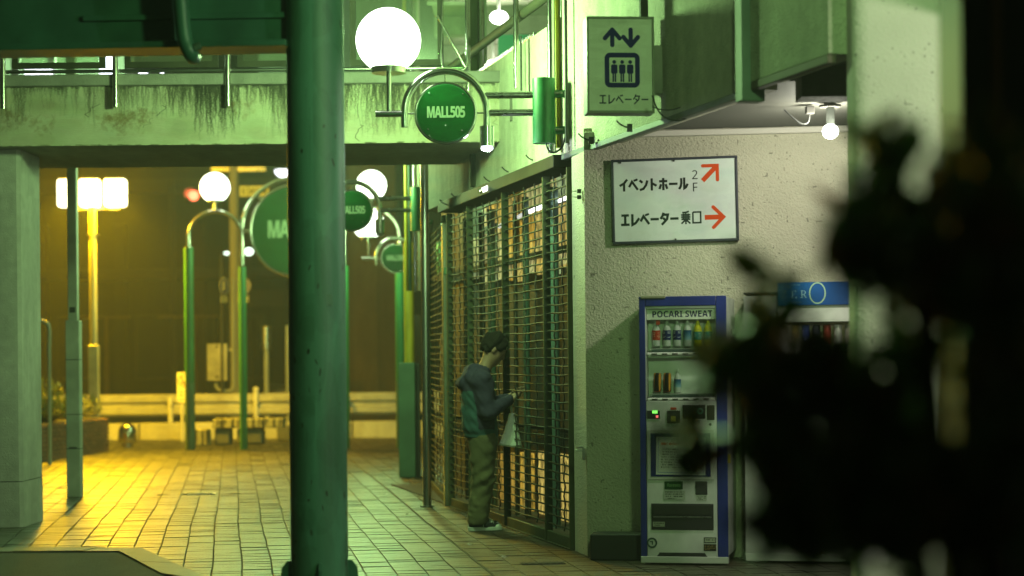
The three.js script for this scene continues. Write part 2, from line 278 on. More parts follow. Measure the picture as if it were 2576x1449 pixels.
  for (const [px, py] of [[1580, 318], [1484, 350], [1352, 404], [1292, 434], [1246, 458], [1164, 500], [1136, 516]]) {
    const Z = 14.7 + (1440 - px) * (px > 1440 ? 0.0115 : 0.0142), p = at(px, py, Z - 0.12), s = Z / F;
    W('cable_tie', tube([p.clone().add(V(0.0, 0, 0)), p.clone().add(V(-4 * s, -2 * s, 0)), p.clone().add(V(-12 * s, 1 * s, 0.01)), p.clone().add(V(-22 * s, 6 * s, 0.02)), p.clone().add(V(-29 * s, 13 * s, 0.03))], 0.0055, 14, 6), mWire, mall);
    W('cable_clip', box(0.035, 0.05, 0.03, p.x + 0.01, p.y - 0.01, p.z), mWire, mall);
  }
  for (const [a, b] of [[[1115, 525], [1200, 483]], [[1204, 481], [1255, 456]], [[1260, 455], [1290, 441]], [[1300, 436], [1400, 392]]]) {
    const f = (q) => at(q[0], q[1] - 3, 14.7 + (1440 - q[0]) * 0.0142 - 0.12); W('conduit', cyl(f(a), f(b), 0.014), mSteel, mall);
  }
  // cover strip along the lower wall edge right of the grille
  for (const [px, py] of [[1457, 481], [1457, 496]]) { const p = at(px, py, 14.28); W('switch_box', box(0.03, 0.028, 0.04, p.x, p.y, p.z, 0.004), mBlack, mall); W('switch_pin', cyl(V(p.x - 0.05, p.y, p.z + 0.01), V(p.x, p.y, p.z + 0.01), 0.004), mSteel, mall); }
  { const p = at(1464, 1131, 14.26); W('latch', merge([box(0.05, 0.016, 0.03, p.x - 0.015, p.y + 0.02, p.z + 0.01, 0.004), box(0.05, 0.012, 0.03, p.x - 0.02, p.y - 0.005, p.z + 0.01, 0.004), box(0.02, 0.09, 0.02, p.x + 0.012, p.y - 0.03, p.z, 0.004)]), mSteel, mall); }
  { const p = at(1497, 468, 14.2); }
}
// upper storey seen over the wall: ceiling, beams, bulbs, railing
{
  const o = thing('upper_floor', 'upper floor gallery with ceiling lamps above the grille wall', 'gallery', V(0, 3.9, -19));
  const mc = M([0.42, 0.42, 0.34], 0.8, 0, { map: concCol });
  W('ceiling', box(7, 0.15, 16, 2.6, 5.65, -22), mc, o);
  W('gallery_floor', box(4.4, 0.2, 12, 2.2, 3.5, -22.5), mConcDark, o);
  for (let k = 0; k < 5; k++) W('ceiling_beam', box(7, 0.22, 0.25, 2.6, 5.46, -17.5 - k * 2.2), mc, o);
  W('back_wall', box(0.2, 2.2, 14, 1.9, 4.6, -22), mc, o);
  W('end_wall', box(6, 2.2, 0.2, 2.2, 4.6, -29), M([0.16, 0.2, 0.13], 0.8), o);
  const br = at(1305, 140, 24); W('green_board', box(0.5, 0.5, 0.06, br.x, br.y, br.z), M([0.03, 0.3, 0.16], 0.5), o);
  for (const [px, py, Z] of [[1255, 44, 21.5], [1240, 166, 25.5]]) {
    const p = at(px, py, Z), l = P('ceiling_lamp', new THREE.SphereGeometry(0.075, 20, 14).scale(1.35, 1, 1.35).translate(p.x - o.position.x, p.y - o.position.y, p.z - o.position.z), glow([0.95, 1, 0.85], 8), o);
    P('lamp_stem', cyl(V(p.x - o.position.x, p.y + 0.05 - o.position.y, p.z - o.position.z), V(p.x - o.position.x, 5.6 - o.position.y, p.z - o.position.z), 0.02), mWhite, l);
    pointLight(C_BULB, 2.2, p, 4);
  }
  const tub = at(1345, 125, 19); W('tube_lamp', box(0.05, 0.05, 1.3, tub.x + 0.1, tub.y, tub.z, 0.02), glow([0.95, 1, 0.9], 3), o);
  // handrail and posts outside the parapet
  const a = G1.clone().addScaledVector(gDir, -0.55), b = G0.clone().addScaledVector(gDir, 0.15);
  W('handrail', cyl(V(a.x - 0.06, 4.17, a.z), V(b.x - 0.06, 4.17, b.z), 0.038), mBronze, o);
}
// steel pipes standing and hanging in front of the upper wall
{
  const pipe = (px, y0, y1, Z, r, m = mChrome, label = '', top = 0) => { const a = at(px, y0, Z), b = at(px, y1, Z); const t = thing('pipe', label, 'pipe', V(a.x, b.y, -Z), null); const n = cyl(V(0, 0, 0), V(0, top || a.y - b.y, 0), r); P('tube', n, m, t); return t; };
  const L = (s) => s;
  pipe(1385, -60, 385, 14.9, 0.030, mChrome, 'bright chrome pipe carrying the nearest green lamp bracket');
  pipe(1401, -60, 372, 14.95, 0.022, mYellow, 'thin yellow pipe right beside the bright chrome bracket pipe');
  pipe(1412, -60, 368, 15.0, 0.014, mSteel, 'thin grey pipe rightmost beside the yellow pipe and green bracket');
  pipe(1422, -60, 360, 14.6, 0.012, mBlack, 'thin black pipe on the cream wall left of the elevator sign');
  pipe(1297, -60, 222, 15.8, 0.022, mChrome, 'chrome railing post hanging down in front of the upper wall');
  pipe(1310, 90, 228, 16.0, 0.008, mBlack, 'thin black rod just right of the hanging chrome post');
  pipe(1190, -60, 470, 18.0, 0.046, mBronze, 'thick dark vertical pipe behind the nearest round green sign');
  pipe(1206, -60, 460, 18.1, 0.030, mSteel, 'grey vertical pipe beside the thick dark pipe near the bridge end');
  pipe(1176, -60, 260, 17.0, 0.020, mChrome, 'slim chrome pipe above the nearest round green sign');
  pipe(1218, -60, 160, 18.2, 0.02, mGreyPost, 'slim grey pipe at the left end of the upper handrail');
  const a = fl(1075, 1275), p = thing('standing_post', 'tall steel post standing on the paving left of the grille', 'post', a);
  P('tube', cyl(V(0, 0, 0), V(0, 3.35, 0), 0.040), mSteel, p); P('foot', cyl(V(0, 0, 0), V(0, 0.015, 0), 0.07), mSteel, p);
  for (const [px, m, n] of [[1022, mYellow, 'yellow'], [1030, mGreenGrey, 'green'], [1043, mChrome, 'chrome'], [1055, mCream, 'cream']]) {
    const q = at(px, 520, 22.3), t = thing('pipe', n + ' pipe in the row behind the second green lamp bracket', 'pipe', V(q.x, 2.2, q.z));
    P('tube', cyl(V(0, 0, 0), V(0, 3.6, 0), 0.022), m, t);
  }
  // window frame loop with a pane above the round sign
  const o = thing('hanging_frame', 'rounded metal frame hanging from above over the nearest round sign', 'frame', at(1150, 175, 17.0));
  const q = (px, py) => at(px, py, 16.9);
  W('frame', tube([q(1112, -60), q(1112, 60), q(1112, 165), q(1120, 175), q(1165, 175), q(1173, 165), q(1173, 40), q(1173, -60)], 0.012, 60, 8), mChrome, o);
  W('pane', box(0.19, 0.76, 0.006, q(1142, 60).x, q(1142, 62).y, q(1142, 60).z), glass([0.8, 0.9, 0.78], 0.1), o);
  W('bar', cyl(q(1100, 40), q(1172, 170), 0.012), mChrome, o);
}
// ---------------------------------------------------------------- security grilles and the shop behind them
const gIn = gOut.clone().negate();
const onG = (px) => fl(px, 1385 + (px - 1445) * 0.3548).sub(G0).dot(gDir); // metres along the grille line
const IN = (px, py, d) => { const p0 = G0.clone().addScaledVector(gIn, d), e = V(0, EYE, 0), r = at(px, py, 10).sub(e), k = p0.clone().sub(e).dot(gIn) / r.dot(gIn); return e.addScaledVector(r, k); };
{
  const rodM = new THREE.MeshPhysicalMaterial({ color: lin(0.06, 0.058, 0.036), roughness: 0.6, specularIntensity: 0.12 }), linkM = M([0.03, 0.03, 0.025], 0.6, 0.2), barM = new THREE.MeshPhysicalMaterial({ color: lin(0.10, 0.115, 0.06), roughness: 0.6, specularIntensity: 0.3, map: wear });
  const H = HB - 0.12;
  function grille(a, b, label, n) {
    const d = b.clone().sub(a).setY(0), L = d.length(), ang = -Math.atan2(d.z, d.x);
    const g = thing('rolling_grille', label, 'rolling grille', V(a.x, 0, a.z), 'rolling grilles closing the mall shopfront', ang);
    const seg = 10, mk = (s) => { const pts = []; for (let i = 0; i <= seg; i++) pts.push(V(i / seg * L, 0.0028 * Math.sin(i / seg * Math.PI * (2 + s)) * (s % 2 ? 1 : -1) - 0.003 * Math.sin(i / seg * Math.PI), 0)); return new THREE.TubeGeometry(new THREE.CatmullRomCurve3(pts), 14, 0.0068, 6); };
    const kinds = [mk(0), mk(1), mk(2)];
    for (let y = 0.15; y < H - 0.02; y += 0.0672) { const m = P('grille_rod', kinds[(rnd() * 3) | 0], rodM, g); m.position.y = y + R(-0.004, 0.004); m.rotation.z = R(-0.002, 0.002); }
    for (let k = 1; k <= n; k++) {
      const x = L * k / (n + 1), pts = []; for (let y = 0.12; y <= H; y += 0.0672) pts.push(V(x + R(-0.003, 0.003), y, 0.006 * (pts.length % 2 ? 1 : -1)));
      P('grille_link', new THREE.TubeGeometry(new THREE.CatmullRomCurve3(pts), pts.length * 2, 0.0068, 5), linkM, g);
    }
    P('bottom_bar', box(L - 0.01, 0.085, 0.035, L / 2, 0.048, 0, 0.006), barM, g);
    P('sill_channel', box(L, 0.012, 0.07, L / 2, 0.006, 0, 0.003), rodM, g);
    const gm = [0, L].map((x) => P('guide_rail', box(0.024, H, 0.06, x, H / 2, 0.0, 0.004), barM, g));
    const edge = []; for (let y = 0.15; y < H; y += 0.0672) for (const x of [0.02, L - 0.02]) edge.push(box(0.014, 0.024, 0.016, x, y, -0.012));
    const e = P('rod_end_caps', merge(edge), linkM, g); e.userData.kind = 'stuff';
  }
  const pt = (px) => G0.clone().addScaledVector(gDir, onG(px));
  grille(pt(1443), pt(1381), 'narrow rolling grille panel next to the cream corner pier', 2);
  grille(pt(1381), pt(1277), 'wide rolling grille panel just right of the standing person', 3);
  grille(pt(1277), pt(1188), 'rolling grille panel directly behind the standing person', 4);
  grille(pt(1188), pt(1137), 'rolling grille panel left of the standing person by the bright post', 3);
  grille(G1.clone().addScaledVector(gDir, 0.12), G2, 'farthest rolling grille panel beyond the bright corner post', 4);
  const post = thing('corner_post', 'bright metal corner post where the grille wall bends', 'post', G1.clone().addScaledVector(gDir, 0.05));
  P('shaft', box(0.085, 2.75, 0.085, 0, 1.375, 0, 0.012).rotateY(0.2), M([0.36, 0.38, 0.27], 0.35, 0.6, { map: wear }), post);
  P('lock_box', box(0.05, 0.07, 0.03, 0.0, 2.28, 0.055, 0.006), mGreen, post);
  const shop = thing('shopfront', 'warmly lit shop windows behind the rolling grilles', 'shopfront', G0.clone().addScaledVector(gIn, 0.6));
  const back = G0.clone().addScaledVector(gIn, 0.62);
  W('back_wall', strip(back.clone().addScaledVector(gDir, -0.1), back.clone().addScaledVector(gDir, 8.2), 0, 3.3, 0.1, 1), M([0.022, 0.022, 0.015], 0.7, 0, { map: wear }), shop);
  W('inner_floor', metreUV(new THREE.BoxGeometry(8.2, 0.02, 0.7).translate(4.1, 0.004, 0.36)).rotateY(-Math.atan2(gDir.z, gDir.x)).translate(G0.x, 0, G0.z), mConcDark, shop);
  const marks = tex(128, (u, v) => { const a = fbm(u * 1, v, 6, 101, 4), b = vnoise(u * 22, v * 10, 44, 102); return (0.42 + 0.75 * a) * (b > 0.66 ? 0.55 : 1); }, true, 1.8);
  const lit = [[0.85, 0.52, 0.06], [0.80, 0.60, 0.14], [0.70, 0.64, 0.24], [0.42, 0.56, 0.26]].map((c) => M([0.12, 0.10, 0.05], 0.6, 0, { emissive: lin(...c), emissiveIntensity: 1.0, emissiveMap: marks }));
  const dimLit = M([0.3, 0.26, 0.15], 0.5, 0, { emissive: lin(0.85, 0.46, 0.06), emissiveIntensity: 0.6, emissiveMap: marks });
  const pane = (x0, x1, y0, y1, m, d = 0.56, name = 'lit_pane') => {
    const a = IN(x0, (y0 + y1) / 2, d), b = IN(x1, (y0 + y1) / 2, d), c = IN((x0 + x1) / 2, y0, d), e = IN((x0 + x1) / 2, y1, d);
    W(name, strip(b, a, Math.max(0.02, e.y), c.y, 0.03, 0, 0), m, shop);
  };
  for (const [a, b, c, d, k] of [[1217, 1229, 520, 570, 3], [1234, 1249, 514, 562, 1], [1254, 1268, 503, 558, 1], [1284, 1299, 494, 544, 1], [1312, 1324, 481, 533, 1], [1329, 1349, 468, 520, 2], [1352, 1371, 461, 514, 2], [1388, 1401, 446, 502, 2], [1404, 1434, 434, 490, 3]]) pane(a, b, c, d, lit[k]);
  for (const [a, b, c, d, k] of [[1195, 1207, 598, 700, 3], [1211, 1222, 590, 715, 2], [1255, 1269, 560, 690, 2], [1284, 1293, 548, 705, 0], [1312, 1330, 536, 680, 0], [1333, 1346, 532, 676, 0], [1350, 1372, 524, 690, 1], [1395, 1406, 520, 690, 3], [1410, 1437, 510, 672, 1], [1300, 1310, 650, 708, 1]]) pane(a, b, c, d, lit[k]);
  for (const [a, b, c, d, k] of [[1209, 1250, 676, 712, 3], [1256, 1288, 662, 702, 2], [1294, 1318, 652, 692, 1], [1324, 1348, 646, 686, 2], [1351, 1373, 640, 680, 1], [1394, 1437, 628, 666, 2]]) pane(a, b, c, d, lit[k], 0.54);
  for (const [a, b, c, d, k] of [[1259, 1275, 1142, 1284, 4], [1288, 1299, 1140, 1296, 4], [1322, 1330, 1136, 1300, 1], [1334, 1341, 1140, 1302, 0], [1358, 1374, 1136, 1312, 1], [1405, 1427, 1142, 1314, 1], [1431, 1437, 1150, 1318, 1], [1313, 1318, 1138, 1290, 0]]) pane(a, b, c, d, k === 4 ? dimLit : lit[k]);
  for (const [a, b, y] of [[1332, 1349, 529], [1353, 1369, 521], [1405, 1426, 501], [1304, 1318, 542], [1256, 1268, 566]]) {
    const p = IN(a, y + 4, 0.42), q = IN(b, y - 4, 0.42); W('tube_lamp', cyl(p, q, 0.018), glow([0.95, 0.98, 0.9], a < 1310 ? 0.7 : 3.2), shop);
  }
  for (const [px, r, m] of [[1396, 0.045, M([0.16, 0.26, 0.22], 0.35, 0.3)], [1327, 0.03, M([0.08, 0.14, 0.11], 0.35, 0.3)], [1240, 0.04, M([0.07, 0.12, 0.08], 0.5)], [1300, 0.02, mBronze], [1216, 0.03, mBronze], [1176, 0.03, mBronze]]) {
    const p = IN(px, 1100, 0.34); W('inner_post', cyl(V(p.x, 0, p.z), V(p.x, 2.85, p.z), r), m, shop);
  }
  for (const y of [0.72, 2.32]) W('cross_rail', strip(back.clone().addScaledVector(gIn, -0.11).addScaledVector(gDir, -0.1), back.clone().addScaledVector(gIn, -0.11).addScaledVector(gDir, 8.1), y, y + 0.06, 0.04, 0), mBronze, shop);
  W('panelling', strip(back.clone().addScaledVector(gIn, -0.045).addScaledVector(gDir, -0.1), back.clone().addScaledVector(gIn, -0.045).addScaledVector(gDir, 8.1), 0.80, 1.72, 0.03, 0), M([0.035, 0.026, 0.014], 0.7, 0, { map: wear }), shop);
}
// ---------------------------------------------------------------- lettering
const KANA = {
  'イ': [[[.9, .08], [.55, .38], [.1, .55]], [[.56, .36], [.56, .97]]],
  'ヘ': [[[.05, .66], [.36, .26], [.95, .88]]],
  'ベ': [[[.05, .66], [.36, .26], [.95, .88]], [[.60, .10], [.68, .24]], [[.79, .06], [.87, .20]]],
  'ン': [[[.12, .18], [.42, .36]], [[.12, .9], [.5, .82], [.78, .55], [.92, .2]]],
  'ト': [[[.34, .06], [.34, .97]], [[.34, .42], [.84, .62]]],
  'ホ': [[[.08, .3], [.92, .3]], [[.5, .06], [.5, .97]], [[.27, .52], [.1, .88]], [[.73, .52], [.9, .88]]],
  'ー': [[[.06, .52], [.94, .52]]],
  'ル': [[[.30, .12], [.30, .5], [.22, .75], [.06, .93]], [[.60, .08], [.60, .88], [.78, .8], [.95, .55]]],
  'エ': [[[.1, .16], [.9, .16]], [[.5, .16], [.5, .88]], [[.05, .88], [.95, .88]]],
  'レ': [[[.22, .08], [.22, .9], [.55, .78], [.95, .40]]],
  'タ': [[[.42, .04], [.3, .28], [.08, .52]], [[.36, .2], [.86, .2], [.76, .55], [.2, .97]], [[.34, .44], [.7, .68]]],
  '乗': [[[.82, .05], [.5, .12], [.15, .13]], [[.04, .3], [.96, .3]], [[.5, .1], [.5, .98]], [[.28, .2], [.28, .62]], [[.72, .2], [.72, .62]], [[.04, .46], [.96, .46]], [[.06, .62], [.94, .62]], [[.5, .64], [.06, .94]], [[.5, .64], [.94, .94]]],
  '口': [[[.12, .12], [.88, .12], [.88, .9], [.12, .9], [.12, .12]]],
  '式': [[[.06, .25], [.94, .25]], [[.12, .5], [.56, .5]], [[.34, .5], [.34, .86]], [[.06, .9], [.6, .8]], [[.66, .05], [.72, .5], [.95, .95]], [[.8, .06], [.9, .16]]],
  '信': [[[.3, .05], [.06, .45]], [[.2, .32], [.2, .97]], [[.45, .2], [.95, .2]], [[.5, .36], [.9, .36]], [[.5, .5], [.9, .5]], [[.5, .66], [.9, .66], [.9, .95], [.5, .95], [.5, .66]]],
  '号': [[[.25, .06], [.75, .06], [.75, .36], [.25, .36], [.25, .06]], [[.05, .52], [.95, .52]], [[.3, .54], [.26, .7], [.78, .7], [.72, .95], [.5, .94]]],
};
function kana(x, s, px, py, w, h, lw, adv = 1) { x.lineWidth = lw; x.lineCap = 'butt'; x.lineJoin = 'miter'; [...s].forEach((c, i) => { for (const st of KANA[c]) { x.beginPath(); st.forEach(([a, b], k) => x[k ? 'lineTo' : 'moveTo'](px + (i * adv + a) * w, py + b * h)); x.stroke(); } }); }
function arrow(x, cx, cy, L, ang, lw, hl, c) { // shaft ending at the tip, two straight barbs
  x.save(); x.translate(cx, cy); x.rotate(ang); x.strokeStyle = c; x.lineCap = 'butt'; x.lineWidth = lw; x.beginPath(); x.moveTo(-L / 2, 0); x.lineTo(L / 2 - lw * 0.4, 0); x.stroke();
  x.lineWidth = lw * 0.72; x.lineCap = 'round'; x.lineJoin = 'miter'; x.beginPath(); x.moveTo(L / 2 - hl, -hl); x.lineTo(L / 2, 0); x.lineTo(L / 2 - hl, hl); x.stroke(); x.restore();
}
const printed = (t, rough_ = 0.75) => { const m = new THREE.MeshPhysicalMaterial({ color: lin(1, 1, 1), roughness: rough_, specularIntensity: 0.4, map: t }); m.userData.print = true; return m; };
// direction board on the recessed wall
{
  const c = at(1698, 504, 14.1), w = 0.858, h = 0.565;
  const t = thing('direction_board', 'white direction board with red arrows on the stucco wall', 'sign', c, null, -8 * Math.PI / 180); t.rotation.z = 0.014;
  const tx = canvasTex(1100, 724, (x, W_, H_) => {
    x.fillStyle = '#c3cfc6'; x.fillRect(0, 0, W_, H_);
    for (let i = 0; i < 90; i++) { x.fillStyle = `rgba(${120 + R(0, 60) | 0},${140 + R(0, 60) | 0},${130 + R(0, 50) | 0},0.05)`; x.beginPath(); x.ellipse(R(0, W_), R(0, H_), R(20, 160), R(20, 90), 0, 0, 7); x.fill(); }
    x.strokeStyle = '#101512'; kana(x, 'イベントホール', 42, 150, 88, 122, 21, 1.03);
    x.strokeStyle = '#12261a'; kana(x, 'エレベーター', 52, 468, 86, 118, 22, 1.04); kana(x, '乗口', 600, 462, 92, 124, 15, 1.08);
    x.fillStyle = '#101512'; x.font = '112px sans-serif'; x.fillText('2', 706, 178); x.fillText('F', 706, 290);
    arrow(x, 872, 128, 190, -Math.PI / 4, 42, 92, '#c0400c'); arrow(x, 902, 528, 170, 0, 44, 92, '#c0400c');
  });
  P('face', sheet(w, h, 0, 0, 0.021), printed(tx), t);
  P('backing', box(w, h, 0.016, 0, 0, 0.01, 0.004), mGreyPost, t);
  const fm = M([0.014, 0.015, 0.03], 0.4); const f = 0.018;
  for (const [a, b, x, y] of [[w + 2 * f, f, 0, h / 2 + f / 2], [w + 2 * f, f, 0, -h / 2 - f / 2], [f, h, w / 2 + f / 2, 0], [f, h, -w / 2 - f / 2, 0]]) P('frame_bar', box(a, b, 0.034, x, y, 0.016, 0.004), fm, t);
  for (const [x, y] of [[-w / 2 + 0.05, h / 2 - 0.004], [0.0, h / 2 - 0.004], [0.0, -h / 2 + 0.004]]) P('clip', box(0.012, 0.012, 0.008, x, y, 0.03), mBlack, t);
}
// elevator sign box on a bracket from the upper wall
{
  const Z = 12.75, c = at(1556, 168, Z), w = 0.435, h = 0.615, d = 0.16;
  const t = thing('elevator_sign', 'box sign with blue arrows and three figures hung from the upper wall', 'sign', c, null, 0.10);
  const tx = canvasTex(640, 904, (x, W_, H_) => {
    x.fillStyle = '#dfe3d0'; x.fillRect(0, 0, W_, H_); for (let i = 0; i < 60; i++) { x.fillStyle = 'rgba(120,125,100,0.05)'; x.beginPath(); x.ellipse(R(0, W_), R(0, H_), R(20, 200), R(20, 90), 0, 0, 7); x.fill(); }
    const b = '#1b1d5e'; x.strokeStyle = b; x.fillStyle = b; x.lineCap = 'round'; x.lineJoin = 'round';
    const ar = (cx, y0, y1, s) => { x.lineWidth = 44; x.beginPath(); x.moveTo(cx, y0); x.lineTo(cx, y1); x.stroke(); const e = s > 0 ? y0 : y1; x.beginPath(); x.moveTo(cx - 74, e + s * 84); x.lineTo(cx, e); x.lineTo(cx + 74, e + s * 84); x.stroke(); };
    ar(238, 106, 256, 1); ar(426, 106, 262, -1);
    x.lineWidth = 48; x.beginPath(); x.roundRect(182, 356, 310, 296, 34); x.stroke();
    for (const cx of [256, 337, 418]) { x.beginPath(); x.arc(cx, 424, 19, 0, 7); x.fill(); x.beginPath(); x.roundRect(cx - 33, 448, 66, 92, 18); x.fill(); x.fillRect(cx - 19, 520, 16, 100); x.fillRect(cx + 3, 520, 16, 100); }
    x.strokeStyle = '#20223f'; kana(x, 'エレベーター', 98, 740, 78, 100, 13, 1.1);
  });
  P('face', sheet(w - 0.03, h - 0.03, 0, 0, d / 2 + 0.003), printed(tx), t);
  P('case', box(w, h, d, 0, 0, 0, 0.006), M([0.26, 0.28, 0.22], 0.5, 0.2, { map: wear }), t);
  for (const [a, b, x, y] of [[w, 0.016, 0, h / 2 - 0.008], [w, 0.016, 0, -h / 2 + 0.008], [0.014, h - 0.032, w / 2 - 0.007, 0], [0.014, h - 0.032, -w / 2 + 0.007, 0]]) P('frame_bar', box(a, b, 0.02, x, y, d / 2 + 0.004, 0.003), M([0.16, 0.17, 0.12], 0.5, 0.2), t);
  P('bracket', box(0.24, 0.31, 0.10, w / 2 + 0.11, -0.02, -0.02, 0.004), M([0.36, 0.36, 0.28], 0.6, 0, { map: wear }), t);
  P('hanger', box(0.05, 0.5, 0.06, 0.17, h / 2 + 0.25, -0.02, 0.004), mBronze, t); P('hanger_bar', box(0.05, 0.05, 0.1, 0.13, h / 2 + 0.16, -0.02, 0.004), mBronze, t);
  const q = (px, py, dz = 0) => at(px, py, 12.4 - dz).sub(c).applyAxisAngle(V(0, 1, 0), -0.10);
  P('cable', tube([q(1641, 240), q(1648, 262), q(1662, 286), q(1684, 300), q(1716, 302), q(1738, 288), q(1757, 268)], 0.0055, 40, 6), mWire, t);
  P('cable', tube([q(1641, 268), q(1660, 275), q(1690, 276), q(1712, 270)], 0.004, 24, 6), mWire, t);
}
// ---------------------------------------------------------------- green mall lamps on brackets
const mallTex = canvasTex(512, 512, (x) => {
  x.fillStyle = '#0b5a27'; x.fillRect(0, 0, 512, 512); for (let i = 0; i < 80; i++) { x.fillStyle = `rgba(0,40,10,${R(0.02, 0.07)})`; x.beginPath(); x.ellipse(R(0, 512), R(0, 512), R(20, 120), R(10, 60), 0, 0, 7); x.fill(); }
  x.fillStyle = '#b5cfae'; x.save(); x.translate(256, 296); x.scale(0.66, 1.0); x.font = 'bold 138px sans-serif'; x.textAlign = 'center'; x.strokeStyle = '#b5cfae'; x.lineWidth = 5;
  const s = 'MALL505', wd = [...s].map((c) => x.measureText(c).width - 9); let p = -wd.reduce((a, b) => a + b, 0) / 2; x.textAlign = 'left'; [...s].forEach((c, i) => { x.fillText(c, p, 0); x.strokeText(c, p, 0); p += wd[i]; }); x.restore();
});
const mMall = printed(mallTex, 0.35);
const globeMat = glow([0.86, 1.0, 0.80], 5.5);
const GLOBE = 0.242;
function bracketLamp(pos, label, rot, far, k = 1) {
  const t = thing('bracket_lamp', label, 'street lamp', pos, 'green bracket lamps with round signs along the mall wall', rot);
  const disc = P('round_sign', new THREE.CylinderGeometry(0.213, 0.213, 0.03, 48).rotateX(Math.PI / 2), mGreen, t);
  P('sign_face', new THREE.CircleGeometry(0.209, 48).translate(0, 0, 0.0185), mMall, disc);
  for (const [x, y] of [[-0.12, 0.15], [0.13, 0.14], [0.12, -0.13], [-0.13, -0.12], [0, -0.09], [-0.12, -0.17]]) P('screw', new THREE.SphereGeometry(0.007, 8, 6).translate(x, y, 0.018), mChrome, disc);
  P('sign_ring', new THREE.TorusGeometry(0.222, 0.013, 10, 56), mChrome, t);
  const arc = []; arc.push(V(-0.305, -0.10, 0)); arc.push(V(-0.305, -0.03, 0)); for (let i = 0; i <= 16; i++) { const a = Math.PI * (1 - i / 16); arc.push(V(0.305 * Math.cos(a), 0.01 + 0.305 * Math.sin(a), 0)); } arc.push(V(0.305, -0.06, 0)); arc.push(V(0.305, -0.12, 0));
  P('arch_tube', tube(arc, 0.028, 80, 12), mChrome, t);
  for (const s of [-1, 1]) P('ring_pin', cyl(V(s * 0.235, 0, 0), V(s * 0.28, 0, 0), 0.006), mChrome, t);
  P('ring_pin', cyl(V(0, 0.235, 0), V(0, 0.29, 0), 0.006), mChrome, t);
  P('lamp_arm', cyl(V(-0.52, 0, 0), V(-0.31, 0, 0), 0.024), mChrome, t); P('lamp_stem', cyl(V(-0.42, 0.02, 0), V(-0.42, 0.34, 0), 0.018), mChrome, t);
  P('globe_collar', cyl(V(-0.42, 0.30, 0), V(-0.42, 0.345, 0), 0.13), mChrome, t);
  const pts = []; for (let i = 0; i <= 22; i++) { const a = -0.95 + (Math.PI / 2 + 0.95) * i / 22; pts.push([GLOBE * Math.cos(a), GLOBE * Math.sin(a)]); } pts[0][0] = 0.001; pts.splice(1, 0, [GLOBE * Math.cos(-0.95), GLOBE * Math.sin(-0.95)]); pts[pts.length - 1][0] = 0.0005;
  P('globe', lathe(pts, 40).translate(-0.42, 0.545, 0), globeMat, t);
  for (const y of [0.13, 0.0]) P('wall_arm', cyl(V(0.31 - (y ? 0.04 : 0), y, 0), V(0.66, y, 0), 0.025), mSteel, t);
  P('green_box', new THREE.CylinderGeometry(0.085, 0.085, 0.48, 32).translate(0.73, 0.01, 0), mGreen, t);
  for (const y of [0.14, -0.13]) { P('clamp', box(0.10, 0.055, 0.05, 0.84, y, -0.03, 0.008), mGreen, t); P('clamp_bolt', cyl(V(0.80, y, 0.03), V(0.87, y, 0.03), 0.008), mSteel, t); }
  P('power_cable', tube([V(0.745, -0.23, 0), V(0.76, -0.28, 0), V(0.80, -0.30, 0.01), V(0.86, -0.26, 0.01), V(0.885, -0.18, 0), V(0.89, -0.12, -0.02)], 0.007, 30, 6), mWire, t);
  P('spot_can', cyl(V(0.305, -0.25, 0), V(0.305, -0.10, 0), 0.054), mChrome, t);
  P('spot_lens', new THREE.SphereGeometry(0.046, 20, 12).scale(1, 0.5, 1).translate(0.305, -0.262, 0), far ? mWhite : glow([0.8, 0.85, 1.0], 5), t);
  t.updateMatrixWorld(true);
  const w = (x, y, z) => V(x, y, z).applyMatrix4(t.matrixWorld);
  pointLight(C_GREEN, I_MALL * k, w(-0.42, 0.56, 0), 8);
  if (!far) pointLight([0.78, 0.95, 0.9], I_LED, w(0.305, -0.32, 0), 2);
  return t;
}
bracketLamp(at(1121, 285, 14.75), 'nearest round green sign with blazing globe lamp on chrome arch', 0, false);
bracketLamp(V(1.72, 3.15, -7.2), 'bracket lamp on the mall wall nearest to the camera, above the picture', 0, true, 0.5);
bracketLamp(at(886, 530, 22.0), 'second round green sign half hidden behind the big green column', 0, true, 0.7);
bracketLamp(at(995, 650, 31.0), 'farthest small round green sign below the low globe lamp', 0, true, 0.5);
